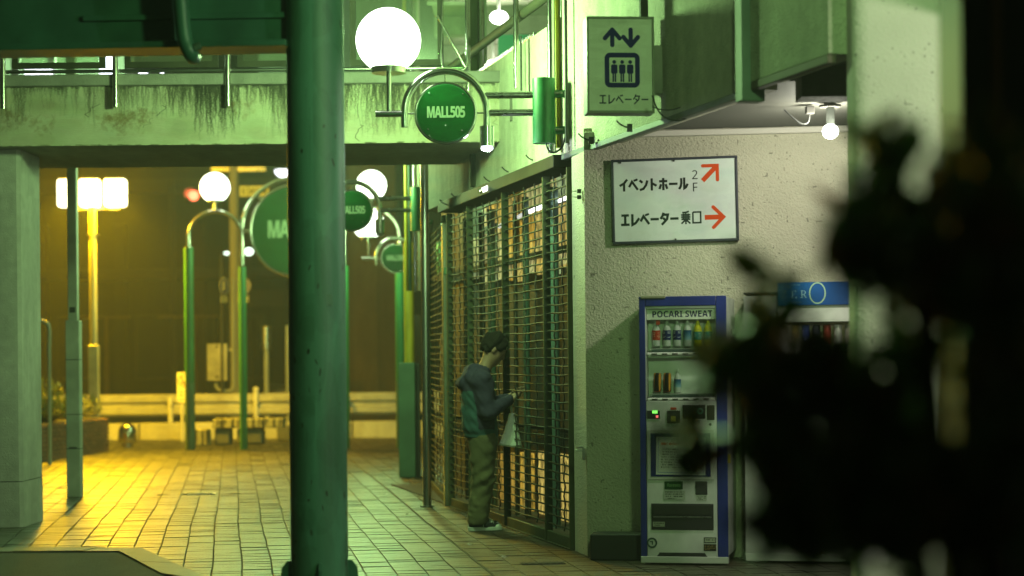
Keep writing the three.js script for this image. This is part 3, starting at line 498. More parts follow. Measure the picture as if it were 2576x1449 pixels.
// ---------------------------------------------------------------- entrance gate sign with two globes
{
  const Z = 32.6, k = Z / F, b = fl(477, 1132), gx = (px) => at(px, 600, Z).x - b.x, gy = (py) => at(600, py, Z).y;
  const t = thing('gate_sign', 'large round green entrance sign between chrome arches with globe lamps', 'gate sign', b);
  const cx = gx(748), cy = gy(583), rr = 114 * k;
  for (const s of [-1, 1]) {
    const xo = cx + (s < 0 ? -270 : 258) * k, xi = cx + (s < 0 ? -136 : 120) * k, mid = (xo + xi) / 2, rad = Math.abs(xo - xi) / 2, ya = gy(600);
    const o = P('outer_post', cyl(V(xo, 1.1, 0), V(xo, gy(624), 0), 0.078), mGreen, t); P('post_foot', cyl(V(xo, 0, 0), V(xo, 1.1, 0), 0.081), mGreenGrey, o); P('post_cap', cyl(V(xo, gy(624), 0), V(xo, gy(622), 0), 0.07), mSteel, o);
    const pts = [V(xo, gy(625), 0), V(xo, ya, 0)]; for (let i = 1; i < 12; i++) { const a = Math.PI * i / 12; pts.push(V(mid - (xi - xo) / 2 * Math.cos(a), ya + rad * Math.sin(a), 0)); } pts.push(V(xi, ya - 0.02, 0), V(xi, gy(650), 0));
    P('arch_tube', tube(pts, 0.034, 60, 10), mChrome, t);
    P('inner_sleeve', cyl(V(xi, gy(670), 0), V(xi, gy(625), 0), 0.045), mChrome, t);
    const ip = P('inner_post', cyl(V(xi, 0, 0), V(xi, gy(672), 0), 0.062), mGreen, t);
    const gc = V(mid, ya + rad + 0.39, 0); P('globe_stem', cyl(V(mid, ya + rad, 0), V(mid, ya + rad + 0.2, 0), 0.028), mChrome, t);
    const gp = []; for (let i = 0; i <= 22; i++) { const a = -1.0 + (Math.PI / 2 + 1.0) * i / 22; gp.push([0.243 * Math.cos(a), 0.243 * Math.sin(a)]); } gp.unshift([0.001, gp[0][1]]); gp[gp.length - 1][0] = 0.0005;
    P('globe', lathe(gp, 36).translate(gc.x, gc.y, 0), globeMat, t); P('globe_collar', cyl(V(mid, gc.y - 0.225, 0), V(mid, gc.y - 0.20, 0), 0.12), mSteel, t);
    pointLight(C_GREEN, I_MALL * 0.45, V(gc.x + b.x, gc.y, b.z), 8);
  }
  const d = P('round_sign', new THREE.CylinderGeometry(rr - 0.03, rr - 0.03, 0.05, 64).rotateX(Math.PI / 2).translate(cx, cy, 0), mGreen, t);
  P('sign_face', new THREE.CircleGeometry(rr - 0.04, 64).translate(cx, cy, 0.029), new THREE.MeshPhysicalMaterial({ map: mallTex, roughness: 0.35, clearcoat: 0.3, clearcoatRoughness: 0.08, color: lin(0.6, 0.6, 0.6) }), d);
  P('sign_ring', new THREE.TorusGeometry(rr, 0.028, 10, 80).translate(cx, cy, 0), mChrome, t);
  const oa = []; for (let i = 0; i <= 24; i++) { const a = Math.PI * (0.02 + 0.96 * i / 24); oa.push(V(cx - 136 * k * Math.cos(a), cy + 132 * k * Math.sin(a), 0)); } P('outer_arch', tube(oa, 0.034, 80, 10), mChrome, t);
  for (const a of [0.0, 2.4, Math.PI, 0.75]) P('ring_pin', cyl(V(cx + rr * Math.cos(a), cy + rr * Math.sin(a), 0), V(cx + 134 * k * Math.cos(a), cy + 132 * k * Math.sin(a), 0), 0.028), mSteel, t);
}
// ---------------------------------------------------------------- green pergola column and beam near the camera
{
  const Z = 11, k = Z / F, px0 = 799; const top = at(792, 60, Z), b = at(805, 1545, Z); b.y = 0;
  const worn = canvasTex(1024, 2048, (x, w, h) => {
    x.fillStyle = '#d8d8d0'; x.fillRect(0, 0, w, h);
    for (let i = 0; i < 260; i++) { x.fillStyle = `rgba(${R(40, 90) | 0},${R(50, 90) | 0},40,${R(0.02, 0.09)})`; x.beginPath(); x.ellipse(R(0, w), R(0, h), R(20, 140), R(30, 260), 0, 0, 7); x.fill(); }
    for (let i = 0; i < 160; i++) { let u = R(0, w), v = R(0, h), n = R(30, 260); for (let k = 0; k < n; k += 3) { u += R(-0.8, 0.8); x.fillStyle = `rgba(30,26,14,${0.26 * (1 - k / n) * rnd()})`; x.fillRect(u, v + k, R(1, 5), 4); } }
    for (let i = 0; i < 110; i++) { x.fillStyle = `rgba(70,36,14,${R(0.3, 0.8)})`; const u = R(0, w), v = h - h * rnd() * rnd(); x.beginPath(); x.ellipse(u, v, R(2, 9), R(2, 14), R(0, 3), 0, 7); x.fill(); }
    for (let i = 0; i < 60; i++) { x.strokeStyle = `rgba(235,240,225,${R(0.1, 0.4)})`; x.lineWidth = R(1, 2.5); const u = R(0, w), v = R(0, h); x.beginPath(); x.moveTo(u, v); x.lineTo(u + R(-40, 40), v + R(-30, 30)); x.stroke(); }
  });
  const t = thing('pergola', 'big dark green steel column carrying a dark green beam', 'pergola', b);
  const lean = (top.x - b.x) / top.y, r = 72 * k;
  P('column', new THREE.CylinderGeometry(r, r, 4.2, 48).translate(0, 2.1, 0), M([0.125, 0.37, 0.26], 0.5, 0, { map: worn, bumpMap: grit, bumpScale: 0.0006 }), t).rotation.z = -Math.atan(lean);
  P('base_plate', box(0.62, 0.03, 0.62, 0, 0.015, 0, 0.004), mDarkGreen, t);
  for (let i = 0; i < 4; i++) { const s = new THREE.Shape([[r - 0.004, 0.03], [r + 0.075, 0.03], [r + 0.05, 0.27], [r + 0.02, 0.31], [r - 0.004, 0.31]].map((p) => new THREE.Vector2(...p))); P('stiffener', metreUV(new THREE.ExtrudeGeometry(s, { depth: 0.018, bevelEnabled: false }).translate(0, 0, -0.009)).rotateY(i * Math.PI / 2 + 0.12), mDarkGreen, t); }
  const y0 = at(720, 124, Z).y, L = 7.4, ax = -r + 0.02;
  const beam = P('beam', box(L, 0.60, 0.03, -L / 2 + ax, y0 + 0.34, 0), mDarkGreen, t); beam.rotation.y = -0.05;
  P('flange', box(L, 0.035, 0.30, -L / 2 + ax, y0 + 0.0175, 0, 0.004), mDarkGreen, beam);
  P('upper_flange', box(L, 0.035, 0.30, -L / 2 + ax, y0 + 0.66, 0, 0.004), mDarkGreen, beam);
  P('side_rail', box(1.15, 0.03, 0.03, -0.575 + ax, y0 + 0.185, 0.03, 0.004), mDarkGreen, beam);
  P('gusset', box(0.02, 0.6, 0.14, -0.62 + ax, y0 + 0.34, 0.09, 0.003), mDarkGreen, beam);
  const hx = at(462, 60, Z - 0.25).x - b.x;
  P('strap', tube([V(hx - 0.03, y0 + 0.55, 0.22), V(hx - 0.02, y0 + 0.25, 0.21), V(hx, y0 + 0.02, 0.2), V(hx + 0.025, y0 - 0.045, 0.19), V(hx + 0.03, y0 - 0.055, 0.10)], 0.042, 30, 12), mDarkGreen, t);
  P('strap_bolt', cyl(V(hx + 0.05, y0 - 0.02, 0.21), V(hx + 0.085, y0 - 0.01, 0.21), 0.022), mGreenGrey, t);
  P('sticker', box(0.085, 0.06, 0.002, 0.055, 1.745, 0, 0).applyMatrix4(new THREE.Matrix4().makeTranslation(0, 0, 0)).rotateZ(-0.0).translate(0, 0, Math.sqrt(r * r - 0.055 * 0.055) - 0.006), M([0.16, 0.26, 0.2], 0.5), t);
}
// raised border with dark top at the lower left
{
  const h = 0.12, pts = [[-60, 1377], [352, 1376], [545, 1462], [620, 1500], [-200, 1500]].map(([x, y]) => fl(x, y, h)), inn = [[-60, 1387], [300, 1385], [405, 1440], [520, 1500], [-200, 1500]].map(([x, y]) => fl(x, y, h));
  const o = thing('raised_border', 'low raised bed edged with pale granite at the pavement corner', 'raised bed', V(pts[1].x, 0, pts[1].z));
  const toS = (q) => new THREE.Shape(q.map((p) => new THREE.Vector2(p.x, -p.z)));
  const ex = (q, y0, y1, m, n) => W(n, metreUV(new THREE.ExtrudeGeometry(toS(q), { depth: y1 - y0, bevelEnabled: false }).rotateX(-Math.PI / 2).translate(0, y0, 0)), m, o);
  ex(inn, 0, h - 0.012, M([0.085, 0.065, 0.035], 0.95, 0, { map: concCol, bumpMap: grit, bumpScale: 0.006 }), 'dark_top');
  const gran = M([0.23, 0.20, 0.13], 0.6, 0, { map: concCol, bumpMap: grit, bumpScale: 0.002 });
  const quad = (a, b, c, d, y) => ex([a, b, c, d], 0, y, gran, 'edge_stone');
  for (let i = 0; i < 4; i++) quad(lerp(pts[0], pts[1], i / 4 + 0.003), lerp(pts[0], pts[1], (i + 1) / 4), lerp(inn[0], inn[1], (i + 1) / 4), lerp(inn[0], inn[1], i / 4 + 0.003), h + R(-0.002, 0.002));
  for (let i = 0; i < 2; i++) quad(lerp(pts[1], pts[2], i / 2 + 0.006), lerp(pts[1], pts[2], (i + 1) / 2), lerp(inn[1], inn[2], (i + 1) / 2), lerp(inn[1], inn[2], i / 2 + 0.006), h + R(-0.002, 0.002));
}
// ---------------------------------------------------------------- small things on the paving
const studLabels = ['small metal floor stud nearest the green column base', 'small metal floor stud left of the person on the paving', 'small metal floor stud in the dark paving near the black kerb block', 'tiny floor stud left of the green boxed pole base', 'tiny floor stud just above the middle of the lit paving right of the column'];
[[965, 1215], [500, 985], [1225, 1310], [340, 715], [335, 835]].forEach(([cx, cy], i) => { const p = fl((1280 + cx / 2.0125) * .6708, (1440 + cy / 2.0125) * .6708); P('cap', lathe([[0.0005, 0.014], [0.012, 0.012], [0.022, 0.005], [0.024, 0]], 16), mSteel, thing('floor_stud', studLabels[i], 'floor stud', V(p.x, 0.001, p.z), 'metal studs in the paving')); });
{
  const p = fl(500, 1244), t = thing('drain_cover', 'narrow bright metal drain frame set in the lit paving', 'drain cover', V(p.x, 0.002, p.z), null, TA);
  P('frame_bar', box(0.36, 0.008, 0.03, 0, 0.003, 0.06, 0.002), mSteel, t); P('frame_bar', box(0.36, 0.008, 0.03, 0, 0.003, -0.09, 0.002), mSteel, t);
  for (const s of [-1, 1]) P('frame_bar', box(0.03, 0.008, 0.12, s * 0.166, 0.003, -0.015, 0.002), mSteel, t);
  for (const s of [-1.9, 1.9]) P('corner_piece', box(0.12, 0.006, 0.09, s * 0.2, 0.002, -0.02, 0.002), mDark, t);
  const q = fl(1365, 1418), u = thing('drain_grate', 'dark slotted drain grate in the paving before the pier', 'drain grate', V(q.x, 0.001, q.z), null, TA);
  P('plate', box(0.30, 0.006, 0.12, 0, 0.002, 0), mDark, u); for (let i = 0; i < 6; i++) P('slot', box(0.03, 0.003, 0.09, -0.12 + i * 0.048, 0.0075, 0), mBlack, u);
}
{
  const a = fl(1487, 1409), b = fl(1612, 1412), t = thing('kerb_block', 'black rubber kerb block on the paving left of the vending machine', 'kerb block', a.clone().add(b).multiplyScalar(0.5), null, -8 * Math.PI / 180);
  P('body', box(a.distanceTo(b), 0.185, 0.24, 0, 0.0925, -0.12, 0.012), M([0.018, 0.02, 0.016], 0.65, 0, { map: wear }), t);
}
// ---------------------------------------------------------------- vending machines
const lineText = (x, px, py, n, w, lh, c, gap = 0.3) => { x.fillStyle = c; for (let i = 0; i < n; i++) for (let u = 0; u < w * (i === n - 1 ? 0.6 : 1);) { const k = R(2, 6); if (rnd() > gap) x.fillRect(px + u, py + i * lh, k * 0.8, lh * 0.55); u += k; } };
{
  const Z0 = fl(1613, 1420), ang = -12 * Math.PI / 180, w = 0.598, h = 1.83, d = 0.60;
  const org = V(Z0.x, 0, Z0.z).add(V(w / 2, 0, -d / 2).applyAxisAngle(V(0, 1, 0), ang));
  const t = thing('vending_machine', 'slim blue framed drinks vending machine standing against the stucco wall', 'vending machine', org, 'drinks vending machines in the recess', ang);
  const s = 1 / 368, X = (px) => (px - 1613) * s - w / 2, Y = (py) => (1416 - py) * s, zf = d / 2;
  const mBlue = M([0.022, 0.035, 0.26], 0.3, 0, { map: wear }), mPanel = M([0.78, 0.82, 0.76], 0.4, 0, { map: wear });
  const rect = (name, x0, x1, y0, y1, dep, m, z = zf, r = 0.004, par = t) => P(name, box(X(x1) - X(x0), Y(y0) - Y(y1), dep, (X(x0) + X(x1)) / 2, (Y(y0) + Y(y1)) / 2, z + dep / 2, r, m.userData.print), m, par);
  P('cabinet', merge([box(0.02, h - 0.07, d - 0.03, w / 2 - 0.011, h / 2 + 0.03, -0.015), box(0.02, h - 0.07, d - 0.03, -w / 2 + 0.011, h / 2 + 0.03, -0.015), box(w - 0.05, h - 0.07, 0.02, 0, h / 2 + 0.03, -d / 2 + 0.012), box(w - 0.045, 0.02, d - 0.05, 0, h - 0.016, -0.015)]), M([0.62, 0.64, 0.60], 0.4, 0, { map: wear }), t);
  P('side_print', sheet(0.12, 0.30, 0, 0, 0).rotateY(Math.PI / 2).translate(w / 2 + 0.002, 1.48, -0.02), printed(canvasTex(128, 300, (x) => { x.fillStyle = '#c6cabf'; x.fillRect(0, 0, 128, 300); x.fillStyle = '#161a3a'; for (let i = 0; i < 4; i++) for (let j = 0; j < 5; j++) x.fillRect(12 + i * 28, 20 + j * 52, 18, j % 2 ? 40 : 30); })), t);
  P('base_plate', box(w, 0.045, 0.06, 0, 0.035, zf - 0.02, 0.004), M([0.5, 0.53, 0.47], 0.4, 0.2), t);
  for (const x of [-0.26, 0.26]) P('foot', cyl(V(x, 0, zf - 0.08), V(x, 0.02, zf - 0.08), 0.025), mSteel, t);
  P('hood_light', box(0.17, 0.02, 0.06, -0.2, h - 0.0, zf - 0.02, 0.006), M([0.2, 0.2, 0.13], 0.5), t);
  // blue door frame
  rect('door_frame', 1613, 1628, 741, 1398, 0.02, mBlue, zf - 0.02); rect('door_frame', 1807, 1833, 741, 1398, 0.02, mBlue, zf - 0.02); rect('door_frame', 1629, 1806, 741, 765, 0.02, mBlue, zf - 0.02);
  // display window, recessed
  P('display_back', box(X(1806) - X(1629), Y(766) - Y(1003), 0.01, (X(1629) + X(1806)) / 2, (Y(766) + Y(1003)) / 2, zf - 0.125), M([0.74, 0.78, 0.72], 0.6), t);
  for (const [a, b, c, dd] of [[1627, 1630, 766, 1003], [1805, 1808, 766, 1003]]) rect('display_side', a, b, c, dd, 0.11, mPanel, zf - 0.121, 0);
  rect('display_top', 1631, 1804, 766, 771, 0.11, mPanel, zf - 0.121, 0); 
  rect('header_print', 1631, 1804, 771.5, 799, 0.006, printed(canvasTex(700, 110, (x) => { x.fillStyle = '#dce1d4'; x.fillRect(0, 0, 700, 110); x.fillStyle = '#10124a'; x.font = 'bold 88px sans-serif'; const tw = x.measureText('POCARI SWEAT').width; x.save(); x.translate(50, 86); x.scale(622 / tw, 1); x.fillText('POCARI SWEAT', 0, 0); x.restore(); })), zf - 0.04, 0);
  const pet = lathe([[0.0005, 0], [0.026, 0.002], [0.029, 0.012], [0.027, 0.03], [0.029, 0.05], [0.029, 0.12], [0.025, 0.14], [0.016, 0.165], [0.011, 0.18], [0.011, 0.19]], 20);
  const labelG = new THREE.CylinderGeometry(0.0298, 0.0298, 0.07, 20, 1, true).translate(0, 0.085, 0), capG = new THREE.CylinderGeometry(0.0125, 0.0125, 0.018, 14).translate(0, 0.197, 0);
  const lab = (fn) => printed(canvasTex(128, 96, fn), 0.35);
  const blueLab = lab((x) => { x.fillStyle = '#101b55'; x.fillRect(0, 0, 128, 96); x.fillStyle = '#c8d0d0'; for (let k = 0; k < 4; k++) { x.beginPath(); x.moveTo(k * 32, 70); x.quadraticCurveTo(k * 32 + 16, 80, k * 32 + 30, 56); x.quadraticCurveTo(k * 32 + 16, 68, k * 32, 70); x.fill(); x.fillRect(k * 32 + 6, 14, 18, 5); x.fillRect(k * 32 + 6, 26, 18, 5); } });
  const redLab = lab((x) => { x.fillStyle = '#a8341c'; x.fillRect(0, 0, 128, 96); lineText(x, 6, 20, 4, 116, 16, '#d8b8a0'); });
  const skyLab = lab((x) => { const g = x.createLinearGradient(0, 0, 0, 96); g.addColorStop(0, '#0f3f6a'); g.addColorStop(1, '#8fb6c0'); x.fillStyle = g; x.fillRect(0, 0, 128, 96); });
  const tealLab = lab((x) => { x.fillStyle = '#3f8f88'; x.fillRect(0, 0, 128, 96); x.fillStyle = '#d8d820'; x.fillRect(0, 0, 128, 16); lineText(x, 6, 30, 4, 116, 14, '#e8e8c0', 0.5); });
  const clear = M([0.50, 0.54, 0.50], 0.15), yel = M([0.62, 0.58, 0.02], 0.2), red = M([0.42, 0.06, 0.02], 0.35), wht = M([0.7, 0.72, 0.68], 0.4);
  const bottle = (px, py, body, l, sc = 1.0) => { const b = P('bottle', pet, body, t); b.scale.setScalar(sc); b.position.set(X(px), Y(py), zf - 0.075); P('bottle_label', labelG, l, b); P('bottle_cap', capG, wht, b); };
  bottle(1653, 868, clear, redLab, 0.95); bottle(1680, 868, clear, blueLab, 0.95); bottle(1706, 868, clear, blueLab, 0.95); bottle(1732, 868, clear, skyLab, 0.95); bottle(1758, 868, yel, tealLab, 0.95); bottle(1784, 868, yel, tealLab, 0.95);
  bottle(1706, 985, clear, skyLab, 0.8);
  const canG = lathe([[0.0005, 0], [0.023, 0.001], [0.027, 0.008], [0.027, 0.12], [0.022, 0.132], [0.0005, 0.131]], 20);
  const canL = lab((x) => { x.fillStyle = '#20100a'; x.fillRect(0, 0, 128, 96); x.fillStyle = '#b04018'; x.fillRect(0, 66, 128, 30); for (let k = 0; k < 3; k++) { x.fillStyle = '#d09030'; x.beginPath(); x.ellipse(20 + k * 44, 34, 9, 26, 0.3, 0, 7); x.fill(); } });
  for (const px of [1655, 1680]) { const c = P('can', canG, canL, t); c.position.set(X(px), Y(982), zf - 0.075); }
  rect('red_badge', 1654, 1664, 800, 812, 0.004, red, zf - 0.045, 0.002);
  for (const y of [880, 994]) {
    const sh = rect('shelf', 1636, 1800, y - 8, y - 2, 0.07, M([0.30, 0.34, 0.30], 0.4), zf - 0.115, 0.003);
    rect('price_strip', 1643, 1800, y - 6, y + 1, 0.006, M([0.06, 0.09, 0.09], 0.5), zf - 0.043, 0);
    rect('button_rail', 1632, 1802, y + 2, y + 9, 0.025, wht, zf - 0.03, 0.006);
    for (let i = 0; i < 6; i++) rect('button', 1644 + i * 26, 1658 + i * 26, y + 4, y + 7.5, 0.004, mBlack, zf - 0.005, 0.001);
  }
  P('window_pane', box(X(1805) - X(1630), Y(767) - Y(1002), 0.004, (X(1630) + X(1805)) / 2, (Y(767) + Y(1002)) / 2, zf - 0.028), glass([0.96, 0.98, 0.96], 0.02), t);
  // lower front
  const front = rect('front_panel', 1629, 1806, 1004, 1398, 0.016, mPanel, zf - 0.018, 0.004);
  rect('display_box', 1631, 1664, 1028, 1048, 0.006, mBlack, zf, 0.002); rect('green_light', 1645, 1658, 1028, 1035, 0.003, glow([0.15, 1, 0.05], 1.6), zf + 0.006, 0.001); rect('red_light', 1654, 1660, 1040, 1046, 0.003, glow([1, 0.03, 0.08], 1.4), zf + 0.006, 0.001);
  rect('red_plate', 1691, 1706, 1020, 1026, 0.003, red, zf, 0.001); rect('bill_slot', 1682, 1715, 1028, 1060, 0.007, mBlack, zf, 0.003); rect('slot_key', 1692, 1704, 1042, 1055, 0.003, M([0.35, 0.33, 0.04], 0.4), zf + 0.007, 0.001);
  rect('coin_panel', 1721, 1779, 1014, 1049, 0.007, mBlack, zf, 0.006); P('coin_ring', new THREE.TorusGeometry(0.017, 0.005, 8, 24).translate(X(1766), Y(1030), zf + 0.008), M([0.04, 0.16, 0.09], 0.4), t); rect('coin_return', 1783, 1802, 1015, 1052, 0.008, M([0.05, 0.05, 0.03], 0.4, 0.5), zf, 0.008);
  P('key_lock', cyl(V(X(1791), Y(1063), zf - 0.002), V(X(1791), Y(1063), zf + 0.006), 0.009), mBlack, t);
  rect('small_print', 1738, 1766, 1052, 1062, 0.002, printed(canvasTex(96, 36, (x) => { x.fillStyle = '#a8b0a0'; x.fillRect(0, 0, 96, 36); lineText(x, 6, 5, 3, 84, 11, '#30382e'); })), zf, 0);
  rect('poster_frame', 1631, 1800, 1076, 1202, 0.006, M([0.42, 0.44, 0.38], 0.4), zf, 0.003);
  rect('poster', 1640, 1791, 1085, 1194, 0.002, printed(canvasTex(604, 436, (x) => { x.fillStyle = '#141c58'; x.fillRect(0, 0, 604, 436); x.save(); x.rotate(0.02); x.fillStyle = '#bcc4b4'; x.fillRect(60, 34, 500, 380); x.strokeStyle = '#5a78a0'; x.lineWidth = 5; x.strokeRect(80, 56, 460, 336); lineText(x, 110, 92, 1, 640, 44, '#b04818', 0.25); lineText(x, 110, 150, 8, 390, 26, '#3c4636', 0.45); x.fillStyle = '#3a5a44'; x.beginPath(); x.arc(500, 150, 18, 0, 7); x.fill(); x.restore(); })), zf + 0.006, 0);
  rect('green_label', 1674, 1720, 1206, 1226, 0.003, printed(canvasTex(230, 100, (x) => { x.fillStyle = '#123e16'; x.fillRect(0, 0, 230, 100); x.fillStyle = '#7fae6a'; x.font = '52px sans-serif'; x.fillText('foresto', 34, 66); })), zf, 0);
  rect('notice', 1672, 1726, 1229, 1252, 0.002, printed(canvasTex(220, 90, (x) => { x.fillStyle = '#9aa494'; x.fillRect(0, 0, 220, 90); lineText(x, 14, 8, 4, 190, 22, '#38402e', 0.35); })), zf, 0);
  rect('reader', 1752, 1782, 1206, 1239, 0.006, mBlack, zf, 0.005); rect('reader_print', 1754, 1780, 1241, 1254, 0.002, printed(canvasTex(100, 50, (x) => { x.fillStyle = '#9aa494'; x.fillRect(0, 0, 100, 50); lineText(x, 8, 8, 3, 84, 14, '#38402e', 0.4); })), zf, 0);
  rect('hatch', 1640, 1797, 1262, 1328, 0.004, mBlack, zf, 0.006); rect('hatch_flap', 1645, 1792, 1266, 1290, 0.008, M([0.03, 0.032, 0.026], 0.25), zf + 0.003, 0.003); rect('hatch_rod', 1645, 1792, 1294, 1297, 0.006, mSteel, zf + 0.004, 0.002); rect('hatch_label', 1644, 1674, 1308, 1320, 0.002, printed(canvasTex(120, 48, (x) => { x.fillStyle = '#8a927e'; x.fillRect(0, 0, 120, 48); lineText(x, 10, 8, 2, 100, 20, '#3c4434', 0.3); })), zf + 0.005, 0);
  P('round_emblem', new THREE.RingGeometry(0.024, 0.036, 32).translate(X(1641), Y(1361), zf + 0.0005), M([0.025, 0.06, 0.045], 0.5), t); P('emblem_mark', box(0.008, 0.026, 0.001, X(1642), Y(1361), zf), M([0.025, 0.06, 0.045], 0.5), t); P('emblem_mark', box(0.016, 0.007, 0.001, X(1638), Y(1358), zf + 0.0008), M([0.025, 0.06, 0.045], 0.5), t);
  rect('sticker', 1772, 1803, 1346, 1360, 0.002, printed(canvasTex(124, 56, (x) => { x.fillStyle = '#12180f'; x.fillRect(0, 0, 124, 56); x.fillStyle = '#98a08c'; x.fillRect(8, 8, 108, 40); lineText(x, 16, 18, 1, 150, 26, '#50584a', 0.3); })), zf, 0);
  rect('sticker', 1772, 1803, 1363, 1380, 0.002, printed(canvasTex(124, 68, (x) => { x.fillStyle = '#1a1710'; x.fillRect(0, 0, 124, 68); lineText(x, 4, 6, 4, 116, 15, '#8a7a48', 0.4); })), zf, 0);
  const rs = new THREE.Shape([[X(1650), 0], [X(1783), 0], [X(1778), 0.018], [X(1774), 0.035], [X(1660), 0.035], [X(1656), 0.018]].map((p) => new THREE.Vector2(...p))); P('kick_recess', new THREE.ExtrudeGeometry(rs, { depth: 0.003, bevelEnabled: false }).translate(0, Y(1398), zf), mBlack, t);
  P('side_latch', box(0.03, 0.06, 0.03, w / 2 + 0.002, Y(1150), zf - 0.03, 0.004), mYellow, t);
}
{
  const Z0 = fl(1876, 1416), ang = -12 * Math.PI / 180, w = 1.02, h = 1.84, d = 0.62;
  const org = V(Z0.x, 0, Z0.z).add(V(w / 2, 0, -d / 2).applyAxisAngle(V(0, 1, 0), ang));
  const t = thing('vending_machine', 'wide white drinks vending machine with a blue board, behind the leaves', 'vending machine', org, 'drinks vending machines in the recess', ang);
  const s = 1 / 372, X = (px) => (px - 1876) * s - w / 2, Y = (py) => (1414 - py) * s, zf = d / 2;
  const mP = M([0.76, 0.78, 0.72], 0.4, 0, { map: wear });
  const rect = (name, x0, x1, y0, y1, dep, m, z = zf, r = 0.004) => P(name, box(X(x1) - X(x0), Y(y0) - Y(y1), dep, (X(x0) + X(x1)) / 2, (Y(y0) + Y(y1)) / 2, z + dep / 2, r, m.userData.print), m, t);
  P('cabinet', box(w, h - 0.05, d - 0.14, 0, h / 2 + 0.03, -0.07, 0.006), mP, t); P('top_cap', box(w, 0.012, d, 0, h + 0.012, 0), mBlack, t);
  P('base_plate', box(w, 0.05, 0.06, 0, 0.04, zf - 0.02, 0.004), M([0.5, 0.53, 0.47], 0.4), t); for (const x of [-0.45, 0.45]) P('foot', cyl(V(x, 0, zf - 0.08), V(x, 0.02, zf - 0.08), 0.025), mSteel, t);
  rect('front_frame', 1876, 1960, 732, 1392, 0.13, mP, zf - 0.13); rect('front_frame', 2210, 2255, 732, 1392, 0.13, mP, zf - 0.13); rect('front_frame', 1961, 2209, 732, 800, 0.13, mP, zf - 0.13); rect('front_frame', 1961, 2209, 868, 1392, 0.13, mP, zf - 0.13);
  rect('topper_board', 1964, 2200, 699, 757, 0.012, printed(canvasTex(944, 232, (x) => {
    const g = x.createLinearGradient(0, 0, 944, 0); g.addColorStop(0, '#1f6fa6'); g.addColorStop(0.45, '#1b4f92'); g.addColorStop(1, '#15284e'); x.fillStyle = g; x.fillRect(0, 0, 944, 232); lineText(x, 24, 20, 2, 200, 24, '#7fa6b8', 0.3);
    x.fillStyle = '#8fb8c4'; x.font = '104px serif'; x.fillText('Z', 26, 158); x.fillText('E', 132, 158); x.fillText('R', 226, 158); x.strokeStyle = '#9cb89a'; x.lineWidth = 14; x.beginPath(); x.ellipse(400, 112, 78, 104, 0, 0, 7); x.stroke(); lineText(x, 60, 196, 1, 300, 20, '#6f94a8', 0.4);
  })), zf + 0.004, 0.002);
  const inner = M([0.80, 0.72, 0.52], 0.5); P('display_back', box(X(2209) - X(1961), Y(800) - Y(868), 0.01, (X(1961) + X(2209)) / 2, (Y(800) + Y(868)) / 2, zf - 0.11), inner, t);
  const canG = lathe([[0.0005, 0], [0.023, 0.001], [0.027, 0.008], [0.027, 0.12], [0.022, 0.132], [0.0005, 0.131]], 20);
  [[0.45, 0.3, 0.05], [0.5, 0.36, 0.06], [0.05, 0.1, 0.5], [0.06, 0.06, 0.1], [0.4, 0.06, 0.04], [0.75, 0.75, 0.7], [0.4, 0.36, 0.3], [0.1, 0.12, 0.2], [0.35, 0.1, 0.05]].forEach((c, i) => { const b = P('can', canG, M(c, 0.25, 0.4), t); b.position.set(X(1978 + i * 27), Y(856), zf - 0.06); rect('price_tag', 1968 + i * 27, 1988 + i * 27, 858, 866, 0.004, M([0.05, 0.08, 0.12], 0.5), zf - 0.02, 0.001); rect('button', 1970 + i * 27, 1987 + i * 27, 871, 878, 0.006, mBlack, zf, 0.003); });
  rect('green_light', 1945, 1948, 853, 856, 0.004, glow([0.05, 1, 0.25], 3), zf, 0.001); rect('white_light', 2080, 2083, 885, 888, 0.004, glow([1, 1, 1], 2), zf, 0.001);
  rect('notice', 2020, 2053, 1066, 1160, 0.003, printed(canvasTex(140, 380, (x) => { x.fillStyle = '#9aa494'; x.fillRect(0, 0, 140, 380); x.strokeStyle = '#14180f'; x.lineWidth = 8; x.strokeRect(6, 6, 128, 368); lineText(x, 20, 50, 12, 100, 24, '#7a3a20', 0.4); })), zf, 0);
  rect('hatch', 1960, 2150, 1262, 1330, 0.004, mBlack, zf, 0.006);
}
// ---------------------------------------------------------------- soffit bulb
function soffitBulb(p, label, k = 1) {
  const t = thing('soffit_lamp', label, 'lamp', p, 'bulb lamps hanging below the soffit');
  P('bulb', new THREE.SphereGeometry(0.052, 24, 16).scale(1, 0.92, 1), glow([0.95, 1, 0.92], 9), t); P('socket', cyl(V(0, 0.045, 0), V(0, 0.16, 0), 0.026), M([0.10, 0.11, 0.10], 0.5), t); P('ceiling_rose', cyl(V(0, 0.155, 0), V(0, 0.17, 0), 0.07), mDark, t);
  P('junction_box', box(0.055, 0.05, 0.06, -0.115, 0.15, -0.1, 0.006), mDark, t); P('lead', tube([V(-0.115, 0.125, -0.1), V(-0.13, 0.07, -0.1), V(-0.17, 0.065, -0.1), V(-0.22, 0.1, -0.1), V(-0.28, 0.155, -0.1)], 0.006, 24, 6), mWire, t);
  pointLight(C_BULB, I_SOFFIT * k, p, 3);
}
soffitBulb(at(2089, 331, 12.7), 'glowing bulb lamp under the soffit beside the pillar');
soffitBulb(V(3.0, 2.9, -8.0), 'bulb lamp under the side soffit, right of the picture', 2.0);
